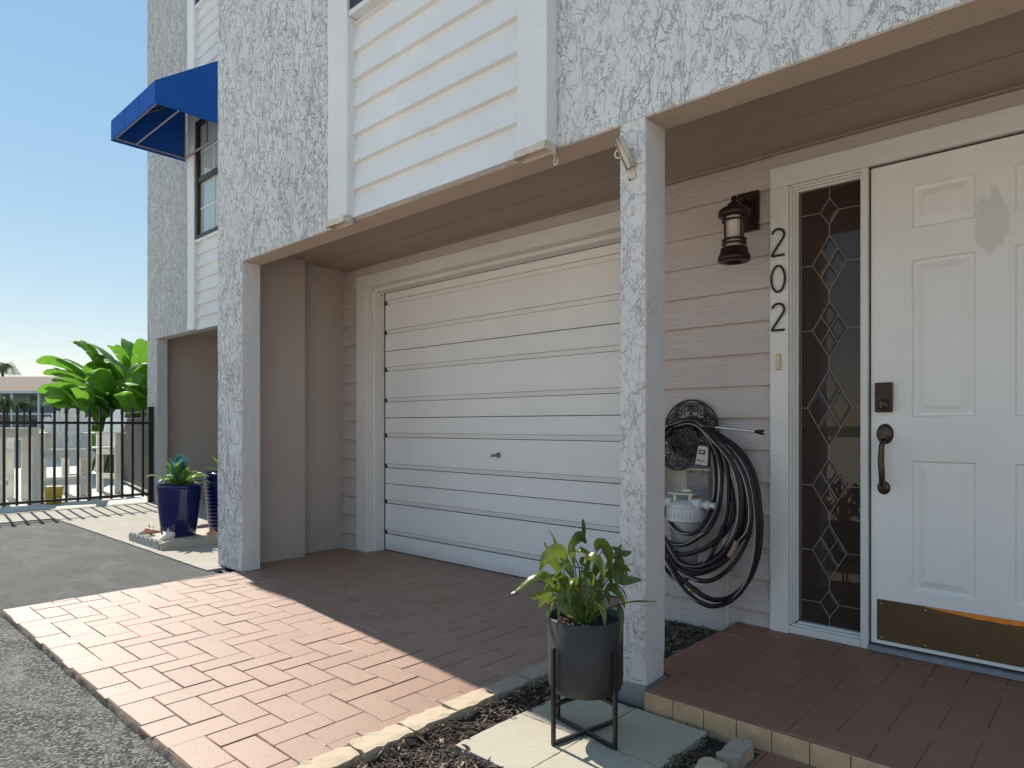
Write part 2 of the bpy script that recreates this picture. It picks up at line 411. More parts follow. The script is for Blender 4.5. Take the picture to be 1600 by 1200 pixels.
def wobble_slab(mb, x0, x1, y0, y1, z0, z1, amp, n=6, mi=0, seed=0):
    """block with chipped, uneven edges"""
    nx = max(2, int((x1-x0)/.02)); ny = max(2, int((y1-y0)/.02)); nx = min(nx, 16); ny = min(ny, 16)
    idx = {}; vs = []
    def P(i, j, k):
        key = (i, j, k)
        if key in idx: return idx[key]
        p = Vector((x0+(x1-x0)*i/nx, y0+(y1-y0)*j/ny, z0+(z1-z0)*k))
        e = (i in (0, nx)) + (j in (0, ny)) + (k == 1)
        a = amp * (1.4 if e >= 2 else .5)
        q = p*38 + Vector((seed*3.1, seed*1.7, 0))
        d = Vector((mnoise.noise(q), mnoise.noise(q+Vector((9, 0, 0))), mnoise.noise(q+Vector((0, 9, 0)))))*a
        if e >= 2:
            c = Vector(((x0+x1)/2, (y0+y1)/2, z0)); d += (c-p).normalized()*a*abs(mnoise.noise(q*.6))*1.5
        vs.append(p+d); idx[key] = len(vs)-1; return idx[key]
    fs = []
    for i in range(nx):
        for j in range(ny): fs.append((P(i,j,1), P(i+1,j,1), P(i+1,j+1,1), P(i,j+1,1)))
    for i in range(nx):
        fs.append((P(i,0,0), P(i+1,0,0), P(i+1,0,1), P(i,0,1))); fs.append((P(i+1,ny,0), P(i,ny,0), P(i,ny,1), P(i+1,ny,1)))
    for j in range(ny):
        fs.append((P(0,j+1,0), P(0,j,0), P(0,j,1), P(0,j+1,1))); fs.append((P(nx,j,0), P(nx,j+1,0), P(nx,j+1,1), P(nx,j,1)))
    mb.add(vs, fs, mi)

# measured levels and planes of the place (metres)
YF = 2.20; YI = 2.35                 # street face and inner face of the beam
ZB = 2.21; ZC = 2.355                # underside of the beam, ceiling of the recess
YW = 3.23                            # lapped siding of the recess
ZP = .06                             # porch floor
TOP = 8.6

# ================================================================ SETTING
g = MB(); g.add([(-900,-900,-.05),(900,-900,-.05),(900,900,-.05),(-900,900,-.05)], [(0,1,2,3)])
tag(g.build('ground', 'grass_ground', base=(0,0,-.05)), kind='structure')
# road: coarse old asphalt plus the darker newer strip
def sheet(name, mat, poly, z, thick=0):
    mb = MB(); n = len(poly)
    if thick:
        mb.prism(poly, 'z', z - thick, z)
    else: mb.add([(x, y, z) for x, y in poly], [tuple(range(n))])
    return tag(mb.build(name, mat), kind='structure')
def ragged(p, q, n, amp, seed):
    p = Vector((*p, 0)); q = Vector((*q, 0)); d = (q-p); nn = Vector((-d.y, d.x, 0)).normalized(); out = []
    for i in range(n+1):
        t = i/n; a = amp*(mnoise.noise(Vector((t*n*.45, seed, 0))) + .5*mnoise.noise(Vector((t*n*1.3, seed, 4)))) if 0 < i < n else 0
        w = p + d*t + nn*a; out.append((w.x, w.y))
    return out
sheet('bounce_ground', 'bounce_pale', [(-60,-60),(40,-60),(40,-.9),(-60,-.9)], -.036)  # unseen pale ground, added to bounce warm light onto the shaded facade
sheet('road', 'asphalt_coarse', [(-8.95,-1.0),(14,-1.0),(14,.845),(-4.5,.845),(-4.5,.9),(-8.95,.9)], -.03)
edge = ragged((-8.9, 2.10), (-4.62, 2.12), 60, .02, 3)
sheet('road', 'asphalt_smooth', ragged((-8.93,.62),(-4.66,.84),50,.09,8) + [(-4.58,.84),(-4.58,2.21),(-5.0,2.21)] + edge[::-1][1:], -.022)

# herringbone driveway of clay pavers
w = .1183
def herring(mb, rects, z, x0, y0, gap=.003, mi=0):
    for a in range(-45, 46):
        for b in range(-14, 15):
            ox = x0 + (a + 4*b)*w; oy = y0 + a*w
            for (u0, u1, v0, v1) in ((0, 2, 0, 1), (2, 3, -1, 1)):
                X0, X1, Y0, Y1 = ox+u0*w, ox+u1*w, oy+v0*w, oy+v1*w
                for (rx0, rx1, ry0, ry1) in rects:
                    x_0, x_1, y_0, y_1 = max(X0+gap/2, rx0), min(X1-gap/2, rx1), max(Y0+gap/2, ry0), min(Y1-gap/2, ry1)
                    if x_1-x_0 < .012 or y_1-y_0 < .012: continue
                    dz = random.uniform(-.0012, .0012); e = .0025
                    tx = random.uniform(-.0012, .0012)
                    top = [(x_0+e, y_0+e, z+dz-tx), (x_1-e, y_0+e, z+dz+tx), (x_1-e, y_1-e, z+dz+tx), (x_0+e, y_1-e, z+dz-tx)]
                    mid = [(x_0, y_0, z-.003), (x_1, y_0, z-.003), (x_1, y_1, z-.003), (x_0, y_1, z-.003)]
                    bot = [(p[0], p[1], z-.022) for p in mid]
                    mb.add(top+mid+bot, [(0,1,2,3)] + [(4+i,4+(i+1)%4,(i+1)%4,i) for i in range(4)] + [(8+i,8+(i+1)%4,4+(i+1)%4,4+i) for i in range(4)], mi)
mb = MB()
herring(mb, [(-4.66, -1.86, .83, 2.2), (-4.88, -1.86, 2.2, 3.40)], 0, -4.16, .955-w)
mb.box(-4.655, -1.865, .835, 2.1999, -.04, -.0048, 1); mb.box(-4.88, -1.865, 2.2, 3.42, -.04, -.0048, 1)
tag(mb.build('driveway', ['paver_red', 'joint_sand'], base=(-3.2, 2, 0)), kind='structure')
# mortar lip left along the road side of the driveway
mb = MB(); n = 150; vs = []
for i in range(n+1):
    x = -4.68 + 2.9*i/n; d = .004 + .014*abs(mnoise.noise(Vector((x*4, 5, 0)))) + .005*mnoise.noise(Vector((x*17, 1, 0)))
    zz = -.006 + .005*mnoise.noise(Vector((x*9, 2, 0)))
    vs += [(x, .834, -.006), (x, .834-d*.5, zz-.004), (x, .834-d, -.032)]
mb.add(vs, [(i*3+k, i*3+k+1, (i+1)*3+k+1, (i+1)*3+k) for i in range(n) for k in range(2)], 0, True)
tag(mb.build('driveway_kerb', 'kerb_dirt'), kind='structure')

# concrete walk beside the neighbouring unit and strip along the fence
sheet('pavement', 'concrete_walk', [(-8.93,-12)] + [(-8.93,2.08)] + ragged((-8.93, 2.08), (-4.9, 2.08), 50, .012, 3)[1:] + [(-4.9,3.5),(-9.95,3.5),(-9.95,-12)], -.01, .03)

# porch floor with buff riser tiles
mb = MB(); herring(mb, [(-1.415, 3.2, 2.43, 3.30), (-1.30, 3.2, 2.155, 2.43)], ZP, -1.38, 2.16-w, .0012)
mb.box(-1.41, 3.2, 2.43, 3.30, -.04, ZP-.0032, 0); mb.box(-1.295, 3.2, 2.155, 2.4299, -.04, ZP-.0032, 0)
mb.box(-1.415, -1.3, 2.36, 2.4295, -.04, ZP-.001, 0)
tag(mb.build('porch_floor', ['porch_red']), kind='structure')
mb = MB()
for i in range(38):
    x = -1.296 + i*.1175; mb.box(x, x+.1145, 2.143, 2.1545, -.03, ZP-.004)
tag(mb.build('porch_step', 'tile_buff', bevel=.0015), kind='structure')
mb = MB(); herring(mb, [(-.85, 1.2, .6, 2.138)], -.008, -.6, 2.14-3*w, .002); mb.box(-.848, 1.2, .6, 2.14, -.05, -.014, 0)
tag(mb.build('path', ['porch_red']), kind='structure')

# bed soil and mulch
mb = MB(); nx, ny = 14, 46; vs = []
for j in range(ny+1):
    for i in range(nx+1):
        x = -1.87 + (1.025*i/nx); y = .2 + 3.05*j/ny
        vs.append((x, y, -.028 + .009*mnoise.noise(Vector((x*9, y*9, 0)))))
mb.add(vs, [(j*(nx+1)+i, j*(nx+1)+i+1, (j+1)*(nx+1)+i+1, (j+1)*(nx+1)+i) for j in range(ny) for i in range(nx)], 0, True)
tag(mb.build('soil', 'soil'), kind='structure')
mb = MB()
def chip(x, y, z):
    L = random.uniform(.012, .05) * (1.25 if random.random() < .25 else 1); wd = random.uniform(.003, .008); th = random.uniform(.0015, .004)
    a = random.uniform(0, 2*PI); t = random.gauss(0, .25)
    M = Matrix.Translation((x, y, z)) @ Matrix.Rotation(a, 4, 'Z') @ Matrix.Rotation(t, 4, 'Y') @ Matrix.Rotation(random.gauss(0, .5), 4, 'X')
    bend = random.uniform(-.006, .006); c = []
    for k, tt in enumerate((-.5, -.1, .3, .5)):
        ww = wd*(.35 if k in (0, 3) else 1)*.5; zz = bend*(1-4*tt*tt)
        for sy, sz in ((-1, -1), (1, -1), (1, 1), (-1, 1)): c.append(M @ Vector((tt*L, sy*ww, sz*th*.5+zz)))
    fs = [(0,3,2,1), (12,13,14,15)]
    for k in range(3):
        for q in range(4): fs.append((k*4+q, k*4+(q+1) % 4, (k+1)*4+(q+1) % 4, (k+1)*4+q))
    mb.add(c, fs)
nchip = 0
while nchip < 9000:
    x = random.uniform(-1.845, -.86)
    if x < -1.765: x = x if random.random() < .5 else x + .3; y = random.uniform(.75, 3.2)
    if x < -1.755:
        y = random.uniform(2.22, 3.2)
    if -1.59 < x < -1.04 and 1.49 < y < 2.1: continue
    if x > -1.42 and y > 2.14: continue
    if x > -.97 and y < 2.1 and random.random() < .7: continue
    chip(x, y, random.uniform(-.024, .002)); nchip += 1
tag(mb.build('mulch', 'mulch_chip'), 'dark shredded wood mulch around the pale stepping slabs', 'mulch', kind='stuff')

# pool deck, canal
sheet('patio', 'deck_pale', [(-20,-12),(-9.95,-12),(-9.95,3.5),(-14.5,4.4),(-20,5.2)], -.012, .03)
mb = MB(); mb.box(-60, -20.2, -40, 60, -.4, -.045); tag(mb.build('water', 'water_mat'), kind='structure')

# ================================================================ NEAR TOWNHOUSE
X0 = -5.0; X1 = 6.0
th_ = thing('townhouse', (-1.5, 3.0, 0), 'white stucco townhouse with garage, porch and white front door', 'townhouse')
mb = MB()
mb.box(X0, X1, YF, YI, ZB, TOP)
mb.box(X0, -4.885, 2.80, 9.5, 0, TOP); mb.box(X1-.15, X1, YI, 9.5, 0, TOP); mb.box(X0, X1, 9.5, 9.65, 0, TOP)
mb.build('facade_wall', 'stucco_white', th_, .006)
mb = MB(); mb.box(X0-.12, X1+.12, 2.12, 9.7, TOP+.002, TOP+.25); mb.build('roof', 'concrete_grey', th_)
# corner pillar and free-standing pillar
def pillar(name, x0, x1, y0, y1, z0, z1, mat, label=None):
    mb = MB(); n = 40
    vs = []
    for k in range(n+1):
        z = z0 + (z1-z0)*k/n
        for (x, y) in ((x0, y0), (x1, y0), (x1, y1), (x0, y1)):
            q = Vector((x*7, y*7, z*5)); a = .0022 + (.006 if k < 2 else 0)
            vs.append((x + a*mnoise.noise(q), y + a*mnoise.noise(q+Vector((5, 5, 5))), z + (.007*mnoise.noise(q*3) if k == 0 else 0)))
    fs = [(k*4+i, k*4+(i+1) % 4, (k+1)*4+(i+1) % 4, (k+1)*4+i) for k in range(n) for i in range(4)]
    mb.add(vs, fs)
    o = mb.build(name, mat, th_, .006); 
    if label: o['label'] = label
    return o
pillar('pillar', X0, -4.606, YF, YI-.012, .0, ZB, 'stucco_white', 'wide white stucco corner pillar at the garage end')
pillar('pillar', -1.441, -1.326, YF+.001, YI-.001, .052, ZB, 'stucco_pillar', 'slim free-standing stucco pillar between garage and porch')
mb = MB(); mb.box(-1.447, -1.32, YF-.006, YI+.01, -.06, .050); mb.build('pillar_footing', 'concrete_grey', th_, .004)
mb = MB(); mb.box(1.9, 2.25, YF, YI, ZP, ZB); mb.build('pillar', 'stucco_white', th_, .006)
# underside strip of beam
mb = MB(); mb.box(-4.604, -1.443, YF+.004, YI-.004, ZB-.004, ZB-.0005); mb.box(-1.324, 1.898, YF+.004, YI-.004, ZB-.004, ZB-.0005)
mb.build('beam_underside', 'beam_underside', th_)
# inner side walls of recess
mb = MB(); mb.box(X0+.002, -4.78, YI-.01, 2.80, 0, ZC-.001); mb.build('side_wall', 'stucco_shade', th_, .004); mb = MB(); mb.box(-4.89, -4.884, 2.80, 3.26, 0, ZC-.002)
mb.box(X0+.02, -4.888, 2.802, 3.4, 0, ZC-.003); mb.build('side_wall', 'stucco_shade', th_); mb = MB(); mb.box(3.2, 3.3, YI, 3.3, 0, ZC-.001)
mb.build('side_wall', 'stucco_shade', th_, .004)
# ceiling with battens over the board joints
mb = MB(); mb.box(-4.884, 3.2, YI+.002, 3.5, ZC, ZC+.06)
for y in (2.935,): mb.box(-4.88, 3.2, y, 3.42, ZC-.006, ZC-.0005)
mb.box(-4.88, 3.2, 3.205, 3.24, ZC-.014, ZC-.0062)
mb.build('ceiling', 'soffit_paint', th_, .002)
# backing of rear wall round the openings
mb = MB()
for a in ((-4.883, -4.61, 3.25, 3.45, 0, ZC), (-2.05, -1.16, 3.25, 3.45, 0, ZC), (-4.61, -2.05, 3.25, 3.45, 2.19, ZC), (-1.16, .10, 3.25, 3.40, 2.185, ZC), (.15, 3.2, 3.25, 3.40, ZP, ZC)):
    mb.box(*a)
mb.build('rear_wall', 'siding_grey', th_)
def lap(mb, x0, x1, y, z0, zt, pitch, ztop, ph=0, proud=.012, jit=.0):
    """lapped boards: each tilts out towards its lower edge"""
    z = z0
    while z < ztop - .004:
        zz = min(z + pitch, ztop)
        prof = [(y, z), (y + .033, z), (y + .033, zz), (y + proud*.95, zz)]
        mb.prism(prof, 'x', x0, x1)
        z += pitch
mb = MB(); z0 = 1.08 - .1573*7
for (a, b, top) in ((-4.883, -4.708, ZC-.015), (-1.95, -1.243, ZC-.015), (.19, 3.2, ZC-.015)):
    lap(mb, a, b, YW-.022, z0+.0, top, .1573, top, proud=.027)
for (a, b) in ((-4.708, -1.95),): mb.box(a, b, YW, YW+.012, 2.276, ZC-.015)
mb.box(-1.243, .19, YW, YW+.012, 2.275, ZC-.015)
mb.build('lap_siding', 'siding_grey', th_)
# garage surround
mb = MB(); ya, yb = YW-.002, 3.43
mb.box(-4.708, -4.567, ya, 3.36, -.002, 2.177); mb.box(-2.095, -1.95, ya, 3.36, -.002, 2.177)
mb.box(-4.708, -1.95, ya, 3.36, 2.1775, 2.274)
mb.box(-4.60, -4.550, 3.30, 3.40, -.002, 2.15); mb.box(-2.11, -2.06, 3.30, 3.40, -.002, 2.15); mb.box(-4.549, -2.111, 3.30, 3.40, 2.145, 2.176)
mb.build('garage_surround', 'trim_door', th_, .004)
# garage door: four sections with pressed channels
gd = MB(); yd = 3.405
secs = [(.006, .553, (.136, .39)), (.559, 1.101, (.686, .942)), (1.107, 1.656, (1.234, 1.49)), (1.662, 2.143, (1.80, 2.046))]
for (za, zb, gr) in secs:
    prof = [(yd+.04, za), (yd, za)]
    for gz in gr:
        prof += [(yd, gz), (yd+.013, gz+.0012), (yd+.011, gz+.0045), (yd+.003, gz+.0345), (yd+.003, gz+.0365), (yd, gz+.038)]
    prof += [(yd, zb), (yd+.04, zb)]
    n = len(prof)
    def P(x): return [(x, p[0], p[1]) for p in prof]
    xs = [-4.545, -4.531, -2.129, -2.115]
    flat = [(yd+.04, za), (yd, za)]
    for gz in gr: flat += [(yd, gz), (yd, gz+.0015), (yd, gz+.006), (yd, gz+.034), (yd, gz+.0365), (yd, gz+.038)]
    flat += [(yd, zb), (yd+.04, zb)]
    vs = [(xs[0], *p) for p in flat] + [(xs[1], *p) for p in flat] + [(xs[1], *p) for p in prof] + [(xs[2], *p) for p in prof] + [(xs[2], *p) for p in flat] + [(xs[3], *p) for p in flat]
    fs = [(k*n+i, k*n+i+1, (k+1)*n+i+1, (k+1)*n+i) for k in range(5) for i in range(n-1)]
    gd.add(vs, fs)
    # grime lies along the upper lip of each channel; the shade in the slot below is painted dark
    for q in range(len(fs)):
        i_ = q % (n-1); kk = q // (n-1)
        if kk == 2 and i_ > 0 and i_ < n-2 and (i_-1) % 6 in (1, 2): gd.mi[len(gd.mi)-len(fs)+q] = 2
        if kk == 2 and i_ > 0 and i_ < n-2 and (i_-1) % 6 in (4, 5): gd.mi[len(gd.mi)-len(fs)+q] = 1
gdo = gd.build('garage_door', ['garage_enamel', 'grime_brown', 'slot_shade'], th_)
mb = MB()
for (za, zb, gr) in secs[1:]: mb.box(-4.545, -2.115, yd+.012, yd+.03, za-.008, za+.002)
mb.box(-4.549, -2.111, yd+.02, yd+.06, -.003, 2.15); mb.box(-4.545, -2.115, yd+.002, yd+.02, -.001, .008)
mb.box(-4.5495, -4.5455, yd+.004, yd+.03, 0, 2.145)
mb.build('seal', 'seal_dark', gdo)
for (za, zb, gr) in secs:
    for gz in gr: mb = MB(); mb.box(-4.5455, -4.531, yd-.0015, yd+.011, gz-.001, gz+.034); mb.build('channel_end', 'bronze_worn', gdo)
hp = at(779, 711, yd)
mb = MB(); mb.lathe([(0,0),(.019,0),(.019,.004),(.010,.008),(.008,.03),(0,.03)], hp, 16, 0, Matrix.Rotation(R(90), 4, 'X'))
M = Matrix.Translation(hp + Vector((0, -.034, 0))) @ Matrix.Rotation(R(-6), 4, 'Y')
mb.tube([M @ Vector((-.045, -.006, -.004)), M @ Vector((-.02, 0, 0)), M @ Vector((.0, 0, 0)), M @ Vector((.018, 0, .003))], [.005, .009, .011, .006], 10)
mb.build('handle', 'galvanised', gdo)
for (u, v) in ((591, 456), (594, 461)):
    mb = MB(); p = at(u+2, v, 3.30); mb.lathe([(0,.003),(.005,.003),(.007,.0)], p, 10, 0, Matrix.Rotation(R(90), 4, 'X')); mb.build('screw', 'bronze_worn', th_)

# ---- front door, sidelight, surround
YT = 3.20
mb = MB()
mb.box(-1.243, -1.156, YT, 3.29, ZP-.002, 2.174); mb.box(-1.243, .19, YT, 3.29, 2.1745, 2.271); mb.box(.105, .19, YT, 3.29, ZP-.002, 2.174)
mb.box(-.846, -.816, YT+.003, 3.29, ZP+.001, 2.1735)
# stepped stops round the glass
for k, (d, yy) in enumerate(((.0, .012), (.009, .028), (.018, .045))):
    xa, xb = -1.1555 + d, -.8465
    mb.box(xa, xa+.0095, YT+yy, 3.285, .10+d, 2.173)
    mb.box(xa+.0096, xb, YT+yy, 3.285, 2.164-d, 2.1738-d if k else 2.1738)
mb.box(-1.1555, -.8465, YT+.004, 3.285, ZP+.002, .095); mb.box(-1.147, -.8465, YT+.018, 3.285, .0955, .104); mb.box(-1.13, -.8465, YT+.04, 3.285, .1045, .113)
mb.build('door_surround', 'trim_door', th_, .0025)
sd = MB(); sd.box(-1.13, -.846, 3.262, 3.268, .10, 2.155)
sdo = sd.build('sidelight', 'sidelight_glass', th_)
mb = MB(); yg = 3.259; xc = -.991; cr = .0015
def line(p, q, r=cr): mb.tube([(p[0], yg, p[1]), (q[0], yg, q[1])], r, 6)
dia = [(2.092, 1.966, .04, 0), (1.918, 1.661, .075, 1), (1.612, 1.356, .075, 1), (1.303, .942, .098, 1), (.891, .632, .075, 1), (.583, .333, .075, 1), (.280, .154, .04, 0)]
prev = 2.155
for (zt, zb, hw, inner) in dia:
    zm = (zt+zb)/2
    line((xc, prev), (xc, zt)); prev = zb
    T, Bm, L, Rr = (xc, zt), (xc, zb), (xc-hw, zm), (xc+hw, zm)
    for a, b in ((T, L), (T, Rr), (Bm, L), (Bm, Rr)): line(a, b)
    line(L, (-1.118, zm)); line(Rr, (-.846, zm))
    if inner:
        mid = lambda p, q: ((p[0]+q[0])/2, (p[1]+q[1])/2)
        line(mid(T, L), mid(Bm, Rr)); line(mid(T, Rr), mid(Bm, L))
line((xc, prev), (xc, .112)); line((-1.118, 2.15), (-1.118, .112), .0015)
mb.build('leading', 'lead', sdo)
# bevelled lozenges of the leaded light
mb = MB()
for (zt, zb, hw, inner) in dia:
    zm = (zt+zb)/2; hh = (zt-zb)/2
    cells = [(0, .5), (-.5, 0), (.5, 0), (0, -.5)] if inner else [(0, 0)]
    sc_ = .5 if inner else 1.
    for (a, b) in cells:
        cx, cz = xc + a*hw, zm + b*hh; q = [(0, 1), (-1, 0), (0, -1), (1, 0)]
        o_ = [(cx + p[0]*hw*sc_*.95, 3.2615, cz + p[1]*hh*sc_*.95) for p in q]; i_ = [(cx + p[0]*hw*sc_*.66, 3.2565, cz + p[1]*hh*sc_*.66) for p in q]
        mb.add(o_+i_, [(4,5,6,7)] + [(k, (k+1) % 4, 4+(k+1) % 4, 4+k) for k in range(4)])
mb.build('bevelled_glass', 'sidelight_glass', sdo)
# dim room behind the glass
mb = MB(); x_, y_ = -1.16, 3.41
mb.add([(-1.15,3.30,.05),(.1,3.30,.05),(.1,7,.05),(-1.15,7,.05)], [(0,1,2,3)], 1)
mb.add([(-1.155,3.29,.05),(-1.155,7,.05),(-1.155,7,2.4),(-1.155,3.29,2.4)], [(0,1,2,3)]); mb.add([(.1,3.29,.05),(.1,7,.05),(.1,7,2.4),(.1,3.29,2.4)], [(3,2,1,0)])
mb.add([(-1.155,7,.05),(.1,7,.05),(.1,7,2.4),(-1.155,7,2.4)], [(0,1,2,3)]); mb.add([(-1.155,3.29,2.4),(.1,3.29,2.4),(.1,7,2.4),(-1.155,7,2.4)], [(0,1,2,3)])
mb.build('hallway', ['interior_dark', 'interior_floor'], th_)
# door leaf with six raised panels
YD = 3.222; dx0, dx1 = -.807, .085; dz0, dz1 = .092, 2.165
leaf = MB()
pan = [(-.652, -.428), (-.301, -.077)]; pz = [(2.054, 1.874), (1.74, 1.077), (.891, .340)]
xs = sorted({dx0, dx1, *[v for p in pan for v in p]}); zs = sorted({dz0, dz1, *[v for p in pz for v in p]})
for i in range(len(xs)-1):
    for j in range(len(zs)-1):
        a, b, c, d = xs[i], xs[i+1], zs[j], zs[j+1]
        isp = any(abs(a-p[0]) < 1e-6 for p in pan) and any(abs(c-q[1]) < 1e-6 for q in pz)
        if not isp: leaf.add([(a,YD,c),(b,YD,c),(b,YD,d),(a,YD,d)], [(0,1,2,3)])
        else:
            rings = [(0, 0), (.007, .013), (.014, .014), (.043, .002), (.047, .0)]
            vs = []
            for (ins, dep) in rings: vs += [(a+ins,YD+dep,c+ins),(b-ins,YD+dep,c+ins),(b-ins,YD+dep,d-ins),(a+ins,YD+dep,d-ins)]
            fs = [(k*4+m_, k*4+(m_+1) % 4, (k+1)*4+(m_+1) % 4, (k+1)*4+m_) for k in range(4) for m_ in range(4)] + [(16,17,18,19)]
            leaf.add(vs, fs)
leaf.box(dx0, dx1, YD+.012, YD+.045, dz0, dz1)
leaf.add([(dx0,YD,dz0),(dx0,YD+.012,dz0),(dx0,YD+.012,dz1),(dx0,YD,dz1)], [(0,1,2,3)])
lo = leaf.build('front_door', 'door_paint', th_)
mb = MB(); mb.box(-.8155, -.8075, YD+.012, YD+.05, ZP, 2.173); mb.box(-.8155, .104, YD+.004, YD+.05, 2.1655, 2.1738); mb.build('weather_seal', 'seal_dark', lo)
mb = MB(); mb.prism([(YD-.03, ZP+.002), (YD+.04, ZP+.002), (YD+.04, ZP+.026), (YD-.018, ZP+.022)], 'x', -.815, .104); mb.build('threshold', 'galvanised', lo, .002)
# brass kick plate with bare strip along the top
mb = MB(); mb.box(-.784, .062, YD-.003, YD-.0005, .108, .285); kp = mb.build('kick_plate', 'brass_plate', lo, .0008)
mb = MB(); vs = []; n = 34
for i in range(n+1):
    x = -.60 + (.64)*i/n; e = .020*min(1, i/9)*(.8+.5*mnoise.noise(Vector((i*.9, 1, 0)))) + .003
    vs += [(x, YD-.0036, .2845), (x, YD-.0036, .2845-e)]
mb.add(vs, [(2*i, 2*i+1, 2*i+3, 2*i+2) for i in range(n)]); tag(mb.build('scraped_strip', 'bare_wood', kp), 'bright orange scraped streak along the top edge')
for x in (-.765, -.60, -.42, -.2, .0):
    for z in (.122, .268): mb = MB(); mb.lathe([(0,.003),(.003,.0025),(.0042,0)], (x, YD-.004, z), 10, 0, Matrix.Rotation(R(90), 4, 'X')); mb.build('screw', 'brass', kp)
# keypad lock
p = at(1382, 621, YD); mb = MB()
mb.box(p.x-.034, p.x+.034, YD-.022, YD-.0005, p.z-.064, p.z+.064); ko = mb.build('keypad_lock', 'bronze', lo, .005)
mb = MB()
for r_ in range(4):
    for c_ in range(3):
        mb.box(p.x-.023+c_*.018, p.x-.013+c_*.018, YD-.0245, YD-.0222, p.z+.045-r_*.014, p.z+.053-r_*.014)
mb.build('key_button', 'number_black', ko, .001)
mb = MB(); mb.lathe([(.0,.022),(.019,.021),(.022,.012),(.024,0)], (p.x, YD-.022, p.z-.032), 20, 0, Matrix.Rotation(R(90), 4, 'X')); mb.box(p.x-.004, p.x+.004, YD-.052, YD-.043, p.z-.048, p.z-.016)
mb.build('thumb_turn', 'bronze_worn', ko)
# handle set
p = at(1383, 678, YD); mb = MB(); RX = Matrix.Rotation(R(90), 4, 'X') 
E = Matrix.Diagonal((1, 1, 1.32, 1)) @ RX
mb.lathe([(0,.016),(.020,.014),(.030,.008),(.034,0)], p + Vector((0, -.0005, 0)), 24, 0, E)
mb.box(p.x-.016, p.x+.016, YD-.05, YD-.012, p.z-.018, p.z-.010)
q = at(1381, 762, YD)
pts = smooth_path([p+Vector((0,-.02,-.028)), p+Vector((0,-.052,-.045)), p+Vector((-.002,-.058,-.11)), p+Vector((0,-.055,-.17)), q+Vector((0,-.03,.02)), q+Vector((0,-.012,0))], 6)
mb.tube(pts, [.009+.004*math.sin(PI*i/(len(pts)-1)) for i in range(len(pts))], 10)
mb.lathe([(0,.012),(.016,.010),(.024,.004),(.026,0)], q + Vector((0, -.0005, 0)), 20, 0, Matrix.Diagonal((1, 1, 1.15, 1)) @ RX)
mb.build('door_handle', 'bronze_worn', lo)

# ---- upper facade: siding bay with corner boards and window
def bay(parent, xa, xb, yface, sidingmat, trimmat, zwin, pitch, wtop, zt2=None):
    """xa..xb is the siding; boards 0.18 m wide stand either side"""
    yb_ = yface - .072
    for (a, b) in ((xa-.194, xa), (xb, xb+.167)):
        mb = MB(); mb.box(a, b, yb_, yface-.0005, ZB+.008, TOP-.01); mb.build('corner_board', trimmat, parent, .005)
    mb = MB(); z = ZB+.002
    lap(mb, xa, xb, yface-.036, z, None, pitch, zwin, proud=.030)
    mb.build('upper_siding', sidingmat, parent); mb = MB()
    if zt2: lap(mb, xa, xb, yface-.036, wtop, None, pitch, zt2, proud=.030)
    mb.build('upper_siding', sidingmat, parent)
def window(parent, xa, xb, z0, z1, yf, panes=3):
    mb = MB(); t = .055
    mb.box(xa+.001, xb-.001, yf-.055, yf-.0005, z0, z0+t); mb.box(xa+.001, xb-.001, yf-.055, yf-.0005, z1-t, z1)
    mb.box(xa+.001, xa+t, yf-.055, yf-.0005, z0+t, z1-t); mb.box(xb-t, xb-.001, yf-.055, yf-.0005, z0+t, z1-t)
    zm = (z0+z1)/2; mb.box(xa+t, xb-t, yf-.045, yf-.0008, zm-.03, zm+.03)
    fo = mb.build('window', 'window_brown', parent, .004)
    mb = MB(); mb.box(xa+t, xb-t, yf-.012, yf-.004, z0+t, z1-t); mb.build('pane', 'pane', fo)
    mb = MB()
    for (za, zb) in ((z0+t, zm-.03), (zm+.03, z1-t)):
        for k in range(1, panes+1):
            x = xa+t+(xb-xa-2*t)*k/(panes+1); mb.box(x-.008, x+.008, yf-.022, yf-.0125, za, zb)
        z = (za+zb)/2
        for k in range(panes+1):
            x0_ = xa+t+(xb-xa-2*t)*k/(panes+1)+.0085; x1_ = xa+t+(xb-xa-2*t)*(k+1)/(panes+1)-.0085
            mb.box(x0_, x1_, yf-.021, yf-.0125, z-.008, z+.008)
    mb.build('muntin', 'muntin_white', fo)
    mb = MB(); mb.box(xa+.002, xb-.002, yf-.062, yf-.001, z0-.03, z0-.001); mb.build('sill', 'trim_white', fo, .003)
bay(th_, -3.194, -1.917, YF, 'siding_white', 'trim_white', 3.335, .1555, 4.75, 6.12)
window(th_, -3.194, -1.917, 3.366, 4.74, YF); window(th_, -3.194, -1.917, 6.15, 7.5, YF)
# weathered blocks at the feet of the corner boards
for (xa, xb, s_) in ((-3.385, -3.20, 3), (-1.925, -1.745, 5)):
    mb = MB(); wobble_slab(mb, xa, xb, YF-.088, YF-.020, ZB-.028, ZB+.0065, .006, seed=s_); mb.build('board_end', 'paint_old', th_)

